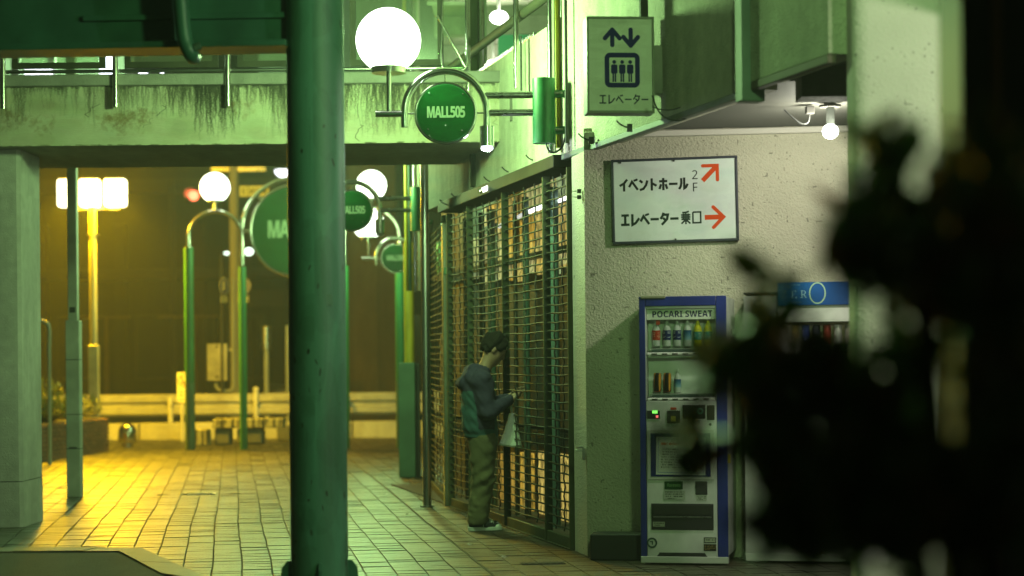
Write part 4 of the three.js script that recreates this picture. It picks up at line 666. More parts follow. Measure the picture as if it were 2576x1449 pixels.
// ---------------------------------------------------------------- the person at the grille
function surfaceNets(sdf, lo, hi, c) { // mesh of sdf = 0, cells of c metres
  const n = [0, 1, 2].map((k) => Math.ceil((hi[k] - lo[k]) / c) + 1), [nx, ny, nz] = n, val = new Float32Array(nx * ny * nz), id = (x, y, z) => (z * ny + y) * nx + x;
  for (let z = 0; z < nz; z++) for (let y = 0; y < ny; y++) for (let x = 0; x < nx; x++) val[id(x, y, z)] = sdf(lo[0] + x * c, lo[1] + y * c, lo[2] + z * c);
  const vid = new Int32Array(nx * ny * nz).fill(-1), pos = [], idx = [], off = [0, 1, nx, nx + 1, nx * ny, nx * ny + 1, nx * ny + nx, nx * ny + nx + 1];
  for (let z = 0; z < nz - 1; z++) for (let y = 0; y < ny - 1; y++) for (let x = 0; x < nx - 1; x++) {
    const b = id(x, y, z); let m = 0; for (let k = 0; k < 8; k++) if (val[b + off[k]] < 0) m |= 1 << k; if (m === 0 || m === 255) continue;
    let sx = 0, sy = 0, sz = 0, cnt = 0;
    for (let a = 0; a < 8; a++) for (const bit of [1, 2, 4]) { const d = a | bit; if (d === a) continue; const va = val[b + off[a]], vb = val[b + off[d]]; if ((va < 0) === (vb < 0)) continue; const t = va / (va - vb); sx += (a & 1) + (bit === 1 ? t : 0); sy += ((a >> 1) & 1) + (bit === 2 ? t : 0); sz += (a >> 2) + (bit === 4 ? t : 0); cnt++; }
    vid[b] = pos.length / 3; pos.push(lo[0] + (x + sx / cnt) * c, lo[1] + (y + sy / cnt) * c, lo[2] + (z + sz / cnt) * c);
  }
  const st = [1, nx, nx * ny];
  for (let z = 1; z < nz - 1; z++) for (let y = 1; y < ny - 1; y++) for (let x = 1; x < nx - 1; x++) { const b = id(x, y, z); for (let k = 0; k < 3; k++) { const e = b + st[k]; if ((val[b] < 0) === (val[e] < 0)) continue; const u = st[(k + 1) % 3], v = st[(k + 2) % 3], q = [vid[b - u - v], vid[b - v], vid[b], vid[b - u]]; if (q.some((i) => i < 0)) continue; if (val[b] < 0) idx.push(q[0], q[1], q[2], q[0], q[2], q[3]); else idx.push(q[0], q[2], q[1], q[0], q[3], q[2]); } }
  const g = new THREE.BufferGeometry(); g.setAttribute('position', new THREE.Float32BufferAttribute(pos, 3)); g.setIndex(idx); g.computeVertexNormals();
  const uv = new Float32Array(pos.length / 3 * 2); for (let i = 0; i < uv.length / 2; i++) { uv[2 * i] = pos[3 * i] + pos[3 * i + 2]; uv[2 * i + 1] = pos[3 * i + 1]; } g.setAttribute('uv', new THREE.BufferAttribute(uv, 2)); return g;
}
const cap = (x, y, z, a, b, ra, rb, sz = 1) => { // tapered capsule, flattened along z by sz
  z /= sz; const az = a[2] / sz, bz = b[2] / sz, dx = b[0] - a[0], dy = b[1] - a[1], dz = bz - az, px = x - a[0], py = y - a[1], pz = z - az, t = Math.max(0, Math.min(1, (px * dx + py * dy + pz * dz) / (dx * dx + dy * dy + dz * dz || 1)));
  return Math.hypot(px - dx * t, py - dy * t, pz - dz * t) - (ra + (rb - ra) * t);
};
const ell = (x, y, z, c, r) => { const k = Math.hypot((x - c[0]) / r[0], (y - c[1]) / r[1], (z - c[2]) / r[2]); return (k - 1) * Math.min(...r); };
const smin = (a, b, k) => { const h = Math.max(k - Math.abs(a - b), 0) / k; return Math.min(a, b) - h * h * k * 0.25; };
{
  const foot = fl(1212, 1332), t = thing('person', 'person with dark hair in a two tone hooded jacket and khaki trousers at the grille', 'person', foot, null, 0.20);
  const skin = M([0.23, 0.135, 0.085], 0.55), shX = -0.02;
  const hd = [0.125, 1.505, 0], th = -0.62, ch = Math.cos(th), sh = Math.sin(th); // head, bowed
  const inHead = (x, y) => { const px = x - hd[0], py = y - hd[1]; return [px * ch + py * sh, -px * sh + py * ch]; }; // head axes: x to the face, y to the crown
  const headF = (x, y, z) => {
    const [u, v] = inHead(x, y);
    let d = ell(u, v, z, [-0.005, 0.025, 0], [0.093, 0.098, 0.075]);
    d = smin(d, ell(u, v, z, [0.035, -0.055, 0], [0.055, 0.062, 0.055]), 0.05);
    d = smin(d, cap(u, v, z, [0.084, 0.012, 0], [0.103, -0.026, 0], 0.008, 0.013), 0.018);
    d = smin(d, ell(u, v, z, [0.078, -0.062, 0], [0.016, 0.012, 0.026]), 0.014);
    d = smin(d, ell(u, v, z, [0.07, -0.098, 0], [0.022, 0.016, 0.026]), 0.02);
    for (const s of [-1, 1]) { d = smin(d, ell(u, v, z, [-0.012, -0.012, s * 0.078], [0.02, 0.032, 0.012]), 0.008); d = Math.max(d, -ell(u, v, z, [0.092, 0.006, s * 0.032], [0.016, 0.010, 0.016])); d = smin(d, ell(u, v, z, [0.08, 0.004, s * 0.032], [0.011, 0.009, 0.013]), 0.004); }
    return smin(d, cap(x, y, z, [0.02, 1.30, 0], [0.085, 1.46, 0], 0.060, 0.052), 0.04);
  };
  const arms = [[[-0.02, 1.245, 0.185], [0.02, 0.985, 0.235], [0.238, 1.085, 0.12]], [[-0.0, 1.245, -0.185], [0.04, 0.99, -0.235], [0.25, 1.10, -0.06]]];
  const bodyF = (x, y, z) => {
    let d = headF(x, y, z);
    d = smin(d, cap(x, y, z, [-0.01, 0.9, 0], [-0.01, 1.2, 0], 0.09, 0.1, 1.35), 0.06);
    for (const [s, e, w] of arms) { d = smin(d, cap(x, y, z, s, e, 0.045, 0.036), 0.03); d = smin(d, cap(x, y, z, e, w, 0.036, 0.026), 0.02); }
    for (const s of [-1, 1]) { d = smin(d, cap(x, y, z, [-0.01, 0.85, s * 0.09], [0.0, 0.45, s * 0.095], 0.075, 0.05), 0.04); d = smin(d, cap(x, y, z, [0, 0.45, s * 0.095], [-0.05, 0.07, s * 0.1], 0.045, 0.034), 0.03); d = smin(d, cap(x, y, z, [-0.06, 0.045, s * 0.1], [0.09, 0.035, s * 0.115], 0.028, 0.022), 0.03); }
    return d;
  };
  const handF = (w, curl, side) => (x, y, z) => { // fingers bent towards the bars
    const f = [0.80, 0.60, 0]; let d = cap(x, y, z, w, [w[0] + 0.055, w[1] + 0.035, w[2]], 0.024, 0.026, 1.25);
    d = smin(d, cap(x, y, z, [w[0] - 0.05, w[1] - 0.025, w[2] + 0.01 * side], w, 0.026, 0.024), 0.02);
    [0.027, 0.010, -0.008, -0.025].forEach((o, i) => { const L = [0.036, 0.042, 0.039, 0.031][i], a = [w[0] + 0.066, w[1] + 0.05, w[2] + o * 1.1], b = [a[0] + L * 0.9, a[1] + L * 0.75 - curl * 0.012, a[2] + o * 0.1], c = [b[0] + L * 0.75, b[1] + L * (0.4 - curl), b[2]]; d = smin(d, cap(x, y, z, a, b, 0.0095, 0.0085), 0.008); d = smin(d, cap(x, y, z, b, c, 0.0085, 0.0072), 0.004); });
    const ta = [w[0] + 0.015, w[1] + 0.018, w[2] - 0.03 * side], tb = [ta[0] + 0.035, ta[1] + 0.045, ta[2] - 0.015 * side], tc = [tb[0] + 0.03, tb[1] + 0.012, tb[2] + 0.01 * side];
    d = smin(d, cap(x, y, z, ta, tb, 0.013, 0.011), 0.012); return smin(d, cap(x, y, z, tb, tc, 0.011, 0.009), 0.005);
  };
  const parts = [surfaceNets(bodyF, [-0.25, 0.0, -0.34], [0.33, 1.44, 0.34], 0.012), surfaceNets(headF, [-0.06, 1.36, -0.11], [0.27, 1.64, 0.11], 0.0045), surfaceNets(handF(arms[0][2], 0.5, 1), [0.17, 1.03, 0.05], [0.42, 1.24, 0.19], 0.0042), surfaceNets(handF(arms[1][2], 0.2, -1), [0.18, 1.05, -0.13], [0.43, 1.26, 0.01], 0.0042)];
  P('body', merge(parts), skin, t);
  // hair
  const hairF = (x, y, z) => { const [u, v] = inHead(x, y), n = 0.010 * (vnoise(u * 45 + 9, v * 30 + z * 30 + 9, 512, 111) - 0.5) + 0.012 * (vnoise(u * 16 + 9, z * 22 + 9, 512, 112) - 0.5);
    let d = ell(u, v, z, [-0.020, 0.036, 0], [0.112, 0.112, 0.098]) - n * 1.8; d = smin(d, ell(u, v, z, [-0.05, -0.025, 0], [0.066, 0.074, 0.084]) - n * 1.4, 0.03);
    d = Math.max(d, Math.min(u - 0.046 - 0.5 * Math.max(0, v - 0.0), 0.05 - v - 0.022 * vnoise(z * 60 + 9, 3, 512, 113) - 0.1 * Math.max(0, 0.06 - u))); d = Math.max(d, -v - 0.062 + 0.012 * Math.sin(z * 60)); return Math.max(d, Math.min(u - 0.004, -v - 0.004)); };
  P('hair', surfaceNets(hairF, [-0.04, 1.36, -0.12], [0.29, 1.68, 0.12], 0.005), new THREE.MeshPhysicalMaterial({ color: lin(0.012, 0.010, 0.008), roughness: 0.85, specularIntensity: 0.2 }), t);
  // hooded jacket
  const fold = (x, y, z, k = 1) => k * (0.017 * (vnoise(x * 9 + 20, y * 16 + z * 6 + 20, 512, 121) - 0.5) + 0.011 * (vnoise(x * 26 + y * 18 + 40, z * 22 + y * 12 + 40, 512, 122) - 0.5));
  const armF = (x, y, z) => { let d = 9; for (const [s, e, w] of arms) { d = Math.min(d, smin(cap(x, y, z, s, e, 0.078, 0.066), cap(x, y, z, e, [w[0] - 0.02, w[1] - 0.008, w[2]], 0.066, 0.046), 0.03)); } return d; };
  const jackF = (x, y, z) => {
    let d = cap(x, y, z, [-0.008, 0.86, 0], [-0.022, 1.17, 0], 0.146, 0.138, 1.36);
    d = smin(d, cap(x, y, z, [-0.025, 1.235, -0.15], [-0.025, 1.235, 0.15], 0.085, 0.085), 0.08);
    d = smin(d, armF(x, y, z), 0.035);
    d = smin(d, cap(x, y, z, [-0.085, 1.275, -0.075], [-0.085, 1.275, 0.075], 0.068, 0.068), 0.03); d = smin(d, cap(x, y, z, [-0.155, 1.225, -0.05], [-0.155, 1.225, 0.05], 0.044, 0.044), 0.03);
    d = smin(d, cap(x, y, z, [-0.05, 1.32, -0.055], [0.03, 1.315, -0.05], 0.044, 0.036), 0.04); d = smin(d, cap(x, y, z, [-0.05, 1.335, 0.055], [0.03, 1.325, 0.05], 0.044, 0.036), 0.04); d = smin(d, cap(x, y, z, [-0.075, 1.34, -0.05], [-0.075, 1.34, 0.05], 0.04, 0.04), 0.03);
    d -= fold(x, y, z);
    const hem = cap(x, y, z, [0, 0.77, 0], [0, 0.83, 0], 0.140, 0.142, 1.32); if (y < 0.86) d = smin(d, Math.max(hem - 0.004 * Math.sin(x * 300 + z * 300) * 0.3, Math.abs(y - 0.803) - 0.035), 0.006);
    d = Math.max(d, 0.768 - y); d = Math.max(d, -cap(x, y, z, [0.03, 1.31, 0], [0.10, 1.48, 0], 0.062, 0.075)); return d;
  };
  const jg = surfaceNets(jackF, [-0.26, 0.74, -0.36], [0.30, 1.40, 0.36], 0.0085), jc = [], jp = jg.attributes.position, navy = [0.020, 0.017, 0.042], teal = [0.028, 0.080, 0.084];
  for (let i = 0; i < jp.count; i++) { const x = jp.getX(i), y = jp.getY(i), z = jp.getZ(i), onArm = armF(x, y, z) < 0.022 && y > 0.9; const edge = -0.055 - 0.10 * (y - 0.85); const isTeal = !onArm && (y < 0.838 || (x < edge && y < 1.16) || (x > 0.085 + 0.1 * (y - 0.85) && y < 1.12)); jc.push(...(isTeal ? teal : navy)); }
  jg.setAttribute('color', new THREE.Float32BufferAttribute(jc, 3)); P('hooded_jacket', jg, M([1, 1, 1], 0.9, 0, { vertexColors: true, bumpMap: grit, bumpScale: 0.002 }), t);
  // trousers
  const legF = (x, y, z) => {
    let d = cap(x, y, z, [0.0, 0.80, 0], [0.005, 0.76, 0], 0.128, 0.128, 1.28);
    const legs = [[[0.005, 0.74, 0.080], [-0.002, 0.43, 0.092], [-0.055, 0.075, 0.105]], [[0.01, 0.74, -0.085], [0.03, 0.43, -0.095], [-0.02, 0.075, -0.10]]];
    let l = 9; for (const [a, k, f] of legs) l = Math.min(l, smin(cap(x, y, z, a, k, 0.112, 0.094), cap(x, y, z, k, f, 0.094, 0.080), 0.03));
    d = smin(d, l, 0.05) - fold(x, y, z, 0.75) - 0.016 * Math.exp(-((y - 0.12) ** 2) / 0.012) * (vnoise(x * 14 + 30, y * 38 + z * 9 + 30, 512, 151) - 0.4) - 0.006 * Math.exp(-((y - 0.43) ** 2) / 0.02) * Math.sin(y * 60 - x * 40);
    return Math.max(Math.max(d, 0.052 + 0.25 * (x + 0.05) * 0.2 - y), y - 0.83);
  };
  P('trousers', surfaceNets(legF, [-0.22, 0.03, -0.26], [0.2, 0.85, 0.26], 0.009), M([0.175, 0.16, 0.075], 0.9, 0, { bumpMap: grit, bumpScale: 0.002, map: wear }), t);
  for (const [fx, fz] of [[-0.005, 0.11], [0.03, -0.105]]) {
    const o = new THREE.Shape(); o.moveTo(-0.13, 0); o.bezierCurveTo(-0.14, 0.05, -0.06, 0.045, 0.02, 0.042); o.bezierCurveTo(0.1, 0.062, 0.16, 0.05, 0.15, 0); o.bezierCurveTo(0.145, -0.045, 0.08, -0.05, 0.02, -0.036); o.bezierCurveTo(-0.06, -0.035, -0.14, -0.05, -0.13, 0);
    const up = (x, y, z) => { x -= fx; z -= fz; let d = cap(x, y, z, [-0.085, 0.055, 0], [0.02, 0.05, 0.004], 0.04, 0.042); d = smin(d, cap(x, y, z, [0.02, 0.045, 0.004], [0.105, 0.032, 0.006], 0.042, 0.03), 0.02); d = smin(d, cap(x, y, z, [-0.075, 0.06, 0], [-0.06, 0.10, 0], 0.04, 0.038), 0.02); return Math.max(d, 0.018 - y); };
    const shoe = P('shoe', surfaceNets(up, [fx - 0.15, 0.005, fz - 0.07], [fx + 0.16, 0.15, fz + 0.07], 0.005), M([0.012, 0.012, 0.014], 0.8), t);
    P('rubber_sole', new THREE.ExtrudeGeometry(o, { depth: 0.022, bevelEnabled: true, bevelSize: 0.003, bevelThickness: 0.004, bevelSegments: 2, curveSegments: 16 }).rotateX(Math.PI / 2).translate(fx, 0.028, fz), M([0.50, 0.52, 0.46], 0.6), shoe);
    P('toe_cap', new THREE.SphereGeometry(0.036, 18, 12, 0, 7, 0, Math.PI / 2).scale(1, 0.75, 1.0).translate(fx + 0.108, 0.03, fz + 0.006), M([0.5, 0.52, 0.46], 0.6), shoe);
    for (let k = 0; k < 5; k++) P('lace', tube([V(fx + 0.02 + k * 0.014, 0.075 - k * 0.003, fz - 0.03), V(fx + 0.025 + k * 0.014, 0.096 - k * 0.006, fz), V(fx + 0.02 + k * 0.014, 0.075 - k * 0.003, fz + 0.038)], 0.0032, 10, 5), M([0.55, 0.57, 0.5], 0.8), shoe);
    P('side_seam', tube([V(fx - 0.01, 0.03, fz + 0.042), V(fx - 0.008, 0.06, fz + 0.045), V(fx - 0.006, 0.085, fz + 0.035)], 0.003, 8, 5), M([0.5, 0.52, 0.46], 0.7), shoe);
  }
  // plastic bag hanging from the wrist
  t.updateMatrixWorld(true);
  const bp = V(0.235, 0.0, 0.075).applyMatrix4(t.matrixWorld), bag = thing('plastic_bag', 'thin white plastic bag hanging from the hand of the person', 'bag', V(bp.x, 0.685, bp.z), null, 0.28);
  const mB = new THREE.MeshPhysicalMaterial({ color: lin(0.80, 0.86, 0.78), roughness: 0.8, transmission: 0.35, thickness: 0, side: THREE.DoubleSide, bumpMap: grit, bumpScale: 0.004 });
  const rows = 14, cols = 40, pos = [], ix = []; // a sack of rumpled film, gathered at the top
  for (let r = 0; r <= rows; r++) for (let c = 0; c < cols; c++) { const v = r / rows, a = c / cols * 2 * Math.PI, q = Math.pow(v, 0.75), w = 0.094 * (1 - 0.80 * q) + 0.004, dd = 0.050 * (1 - 0.75 * q) + 0.003, sq = 1 / Math.pow(Math.pow(Math.abs(Math.cos(a)), 5) + Math.pow(Math.abs(Math.sin(a)), 5), 0.2), n = 0.007 * (vnoise(c * 0.55 + 3, v * 3.2, 22, 131) - 0.5) * (1 + v); pos.push(Math.cos(a) * sq * (w + n) + 0.02 * v - 0.012 * (1 - v) * Math.sign(Math.cos(a)) * 0, 0.285 * v + 0.022 * Math.max(0, -Math.cos(a)) * (1 - v), Math.sin(a) * sq * (dd + n)); }
  const b0 = pos.length / 3; pos.push(0, 0.006, 0);
  for (let r = 0; r < rows; r++) for (let c = 0; c < cols; c++) { const a = r * cols + c, b = r * cols + (c + 1) % cols; ix.push(a, a + cols, b, b, a + cols, b + cols); }
  for (let c = 0; c < cols; c++) ix.push(b0, c, (c + 1) % cols);
  const bg = new THREE.BufferGeometry(); bg.setAttribute('position', new THREE.Float32BufferAttribute(pos, 3)); bg.setAttribute('uv', new THREE.Float32BufferAttribute(pos.filter((_, i) => i % 3 !== 2), 2)); bg.setIndex(ix); bg.computeVertexNormals();
  P('sack', bg, mB, bag);
  for (const z of [-0.008, 0.008]) P('handle', tube([V(0.018, 0.25, z * 1.5), V(0.012, 0.31, z * 1.6), V(0.012, 0.365, z), V(0.02, 0.392, 0), V(0.028, 0.36, -z)], 0.005, 18, 6), mB, bag);
}
// ---------------------------------------------------------------- street furniture on the lit left side
{
  const b = fl(189, 1250), H = 4.1, t = thing('street_pole', 'grey square pole with a wide scuffed base in the middle of the paving', 'pole', b), k = b.z / -F;
  P('base_sleeve', box(35 * k, (1250 - 806) * k, 35 * k, 0, (1250 - 806) * k / 2, 0, 0.012), mGreyPost, t); P('shaft', box(24 * k, H, 24 * k, 0, (1250 - 806) * k + H / 2, 0, 0.01), mGreyPost, t);
  for (const y of [1128, 1042, 905]) P('band', box(35.6 * k, 0.008, 35.6 * k, 0, (1250 - y) * k, 0, 0.002), mDark, t); P('door_slot', box(0.085, 0.02, 0.01, 0, (1250 - 1126) * k, 17.6 * k), mBlack, t); P('label_plate', box(0.06, 0.06, 0.004, 0, (1250 - 780) * k, 12.3 * k), mDark, t);
}
{
  const Z = 33, b = at(228, 0, Z); b.y = 0; const k = Z / F, t = thing('sodium_lamp', 'tall pole lamp with three blazing yellow box lanterns', 'street lamp', b), y = (py) => at(228, py, Z).y;
  const mP = M([0.42, 0.40, 0.26], 0.5, 0, { map: wear });
  P('base_sleeve', box(24 * k, y(868), 24 * k, 0, y(868) / 2, 0, 0.015), mP, t); P('shaft', cyl(V(0, y(868), 0), V(0, y(470), 0), 9.5 * k, 9 * k), mP, t); P('collar', box(29 * k, 0.02, 0.1, 0, y(590), 0), mSteel, t); P('cross_arm', box(130 * k, 0.05, 0.06, 0, y(524), -0.12, 0.01), mSteel, t);
  for (const [px, w] of [[162, 40], [222, 50], [286, 54]]) { const x = (px - 228) * k; P('lantern', box(w * k, 70 * k, 0.24, x, y(486), 0, 0.05), glow([1, 0.93, 0.55], 6), t); P('lantern_cap', box(w * k * 0.9, 0.03, 0.22, x, y(450), 0, 0.01), mSteel, t); pointLight(C_SOD, I_SOD * 0.20, V(b.x + x, y(486), b.z), 6); const l = new THREE.SpotLight(lin(...C_SOD), I_SOD * 0.5, 0, 1.38, 0.6); l.position.set(b.x + x, y(486), b.z); l.target.position.set(b.x + x, 0, b.z + 0.4); l.castShadow = true; l.shadow.radius = 6; l.name = 'lamp_light'; scene.add(l, l.target); }
}
{ // brick planter
  const a = fl(100, 1162), b = fl(271, 1135), h = 0.56, wd = b.clone().sub(a).setY(0), L = wd.length(), ang = -Math.atan2(wd.z, wd.x);
  const t = thing('brick_planter', 'brown brick planter box beside the concrete bridge support', 'planter', a, null, ang);
  P('core', box(L - 0.02, h - 0.02, 1.4, L / 2, h / 2 - 0.01, -0.715), M([0.09, 0.075, 0.05], 0.9), t);
  const bm = [[0.26, 0.115, 0.055], [0.20, 0.095, 0.048], [0.30, 0.135, 0.065]].map((c) => M(c, 0.85, 0, { map: concCol, bumpMap: grit, bumpScale: 0.003 })), bg = box(0.208, 0.058, 0.05, 0, 0, 0, 0.006), hb = box(0.1, 0.058, 0.05, 0, 0, 0, 0.006);
  for (let r = 0; r < 8; r++) for (let i = -1; i * 0.218 < L; i++) { const x = i * 0.218 + (r % 2 ? 0.0 : 0.109) + 0.104; if (x < 0.1 || x > L - 0.1) { continue; } const m = P('brick', bg, bm[(rnd() * 3) | 0], t); m.position.set(x, 0.034 + r * 0.067, 0.0 + R(-0.002, 0.002)); }
  for (let r = 0; r < 8; r++) { const m = P('brick', hb, bm[r % 3], t); m.position.set(L - 0.05, 0.034 + r * 0.067, 0); const n = P('brick', hb, bm[(r + 1) % 3], t); n.position.set(0.05, 0.034 + r * 0.067, 0.001); }
  for (let r = 0; r < 8; r++) for (let i = 0; i < 6; i++) { const m = P('brick', bg, bm[(rnd() * 3) | 0], t); m.rotation.y = Math.PI / 2; m.position.set(L - 0.012, 0.034 + r * 0.067, -0.14 - i * 0.218 - (r % 2 ? 0.05 : 0)); }
  P('soil', box(L - 0.1, 0.02, 1.3, L / 2, h - 0.02, -0.7), M([0.02, 0.015, 0.01], 1), t);
  // plants in it
  const leaf = (w, l) => { const s = new THREE.Shape(); s.moveTo(0, 0); s.quadraticCurveTo(w / 2, l * 0.4, 0, l); s.quadraticCurveTo(-w / 2, l * 0.4, 0, 0); const g = new THREE.ShapeGeometry(s, 3), p = g.attributes.position; for (let i = 0; i < p.count; i++) p.setZ(i, -0.25 * p.getY(i) * p.getY(i) / l); return g; };
  const wp = (x, y, z) => V(x, y, z).applyMatrix4(t.matrixWorld); t.updateMatrixWorld(true);
  const plant = (name, label, x, z, hgt, sp, n, lw, ll, c) => {
    const p = wp(x, h, z), o = thing(name, label, 'plant', p, null), gs = [], st = [], q = new THREE.Quaternion();
    for (let i = 0; i < n; i++) { const th = R(0, 7), rr = sp * Math.sqrt(rnd()), y = hgt * R(0.15, 1) * (1 - 0.35 * rr / sp), g = leaf(lw * R(0.7, 1.2), ll * R(0.7, 1.3)); g.rotateX(R(-1.5, 0.5)).rotateY(R(0, 7)).translate(rr * Math.cos(th), y, rr * Math.sin(th)); gs.push(g); if (i % 7 === 0) st.push(tube([V(0.3 * rr * Math.cos(th), 0, 0.3 * rr * Math.sin(th)), V(0.8 * rr * Math.cos(th), y * 0.6, 0.8 * rr * Math.sin(th)), V(rr * Math.cos(th), y, rr * Math.sin(th))], 0.005, 6, 4)); }
    P('foliage', merge(gs), new THREE.MeshPhysicalMaterial({ color: lin(...c), roughness: 0.6, transmission: 0.3, thickness: 0, side: THREE.DoubleSide }), o); P('stems', merge(st), M([0.05, 0.05, 0.02], 0.8), o);
  };
  plant('flowering_plant', 'tall yellow green leafy plant rising above the planter', 1.3, -0.45, 0.72, 0.42, 260, 0.09, 0.12, [0.16, 0.18, 0.02]);
  plant('low_shrub', 'dense green shrub filling the near half of the brick planter', 0.9, -0.35, 0.46, 0.62, 900, 0.04, 0.08, [0.07, 0.13, 0.02]);
  plant('low_shrub', 'loose green shrub at the far right end of the brick planter', 2.6, -0.35, 0.42, 0.50, 620, 0.035, 0.09, [0.09, 0.13, 0.02]);
}
{
  const a = at(112, 0, 28); a.y = 0; const t = thing('handrail_hoop', 'pale bent handrail post just behind the concrete bridge support', 'handrail', a);
  P('hoop', tube([V(0.02, 0, 0), V(0.02, 1.6, 0), V(0.02, 1.93, 0), V(-0.01, 2.0, 0), V(-0.1, 2.03, 0), V(-0.5, 2.03, 0)], 0.026, 50, 8), mCream, t);
}
{
  const b = fl(321, 1126), k = -b.z / F, t = thing('bollard', 'short domed stainless steel bollard on the yellow lit paving', 'bollard', b);
  P('dome', lathe([[0.0005, 62 * k], [8 * k, 61 * k], [16 * k, 56 * k], [21.5 * k, 46 * k], [23.5 * k, 33 * k], [23.8 * k, 14 * k], [21 * k, 12.5 * k], [14 * k, 12 * k]], 40), M([0.52, 0.50, 0.44], 0.22, 1, { roughnessMap: brushed }), t); P('foot', cyl(V(0, 0, 0), V(0, 13 * k, 0), 15 * k), mSteel, t);
}
{ // white guard rail along the road
  const Z = 38, t = thing('guard_rail', 'white corrugated guard rail along the road', 'guard rail', V(-6, 0, -Z)), k = Z / F, y0 = at(600, 1046, Z).y, y1 = at(600, 990, Z).y, H = y1 - y0;
  const s = new THREE.Shape([[0, 0], [0.02, 0.0], [0.055, 0.12 * H], [0.055, 0.34 * H], [0.01, 0.44 * H], [0.01, 0.56 * H], [0.055, 0.66 * H], [0.055, 0.88 * H], [0.02, H], [0, H]].map((p) => new THREE.Vector2(-p[0] * 1.5, p[1])));
  const xs = [-13, -9.05, at(427, 1000, Z).x, at(648, 1000, Z).x, at(872, 1000, Z).x, 1.5];
  for (let i = 0; i < xs.length - 1; i++) W('rail_beam', metreUV(new THREE.ExtrudeGeometry(s, { depth: xs[i + 1] - xs[i] - 0.006, bevelEnabled: false }).rotateY(Math.PI / 2)).translate(xs[i], y0, -Z + (i % 2) * 0.004), M([0.44, 0.44, 0.42], 0.6, 0, { map: wear }), t);
  for (const px of [-100, 205, 428, 644, 872]) { const p = at(px, 1000, Z - 0.1); const q = W('rail_post', cyl(V(p.x, 0.2, -Z + 0.09), V(p.x, y1 + (px === 644 ? 0.06 : -0.06), -Z + 0.09), 0.05), mWhite, t); for (const [dx, dy] of [[-0.08, 0.2], [0.03, 0.2], [-0.08, 0.3]]) P('bolt', new THREE.SphereGeometry(0.015, 8, 6).translate(p.x + dx - t.position.x, y0 + dy, 0.14), mDark, q); if (px === 644) P('post_cap', new THREE.SphereGeometry(0.06, 14, 10).translate(p.x - t.position.x, y1 + 0.07, 0.09), mWhite, q); }
}
{ // no walking sign
  const Z = 36, b = at(449, 0, Z); b.y = 0; const k = Z / F, t = thing('prohibition_sign', 'white no pedestrians sign board on a thin yellow lit post', 'sign', b), y = (p) => at(449, p, Z).y;
  P('post', cyl(V(0, 0, 0), V(0, y(1000), 0), 0.026), mCream, t);
  P('board', box(29 * k, 76 * k, 0.015, 3 * k, y(975), 0.03, 0.004), mWhite, t);
  P('board_print', sheet(28 * k, 75 * k, 3 * k, y(975), 0.0385), printed(canvasTex(140, 370, (x) => { x.fillStyle = '#b8b89a'; x.fillRect(0, 0, 140, 370); x.strokeStyle = '#8a2a14'; x.lineWidth = 13; x.beginPath(); x.ellipse(70, 100, 50, 78, 0, 0, 7); x.stroke(); x.beginPath(); x.moveTo(38, 44); x.lineTo(104, 158); x.stroke(); x.fillStyle = '#161410'; x.beginPath(); x.arc(70, 60, 11, 0, 7); x.fill(); x.lineWidth = 16; x.strokeStyle = '#161410'; x.beginPath(); x.moveTo(70, 74); x.lineTo(68, 110); x.lineTo(54, 148); x.moveTo(68, 110); x.lineTo(84, 146); x.stroke(); lineText(x, 24, 226, 2, 92, 46, '#4a4a34', 0.25); lineText(x, 12, 328, 1, 196, 30, '#20201a', 0.2); })), t);
}
{ // stone benches
  const stone = M([0.24, 0.23, 0.16], 0.6, 0, { map: tex(256, (u, v) => { const s = fbm(u * 2, v * 0.3, 12, 141, 4); return s > 0.5 ? [1, 0.98, 0.85] : s > 0.45 ? [0.5, 0.48, 0.38] : [0.22, 0.22, 0.17]; }, true, 1.4), bumpMap: grit, bumpScale: 0.004 }), st2 = M([0.10, 0.10, 0.075], 0.8, 0, { map: concCol, bumpMap: grit, bumpScale: 0.006 });
  const Zb = 34.5, k = Zb / F, b = at(620, 0, Zb); b.y = 0; const t = thing('stone_bench', 'long streaked stone bench slab on two rough blocks by the guard rail', 'bench', b), X = (p) => (p - 620) * k, y = (p) => at(620, p, Zb).y;
  P('slab', box(X(706) - X(530), y(1052) - y(1076), 0.5, (X(530) + X(706)) / 2, (y(1052) + y(1076)) / 2, 0, 0.02), stone, t);
  P('support', box(40 * k, y(1077), 0.42, X(553), y(1077) / 2, 0, 0.04), st2, t); P('support', box(66 * k, y(1077), 0.42, X(622), y(1077) / 2, 0, 0.05), st2, t);
  const s = fl(510, 1121), u = thing('stone_stool', 'short streaked stone stool beside the left green gate post', 'stool', s); P('block', box(38 * k, 42 * k * 0.98, 0.28, 0, 21 * k, 0, 0.02), stone, u);
  const c = fl(716, 1108), v = thing('stone_block', 'plain brown stone block at the right end of the long bench', 'stone block', c); P('block', box(36 * k, 40 * k, 0.3, 0, 20 * k, 0, 0.03), st2, v);
}
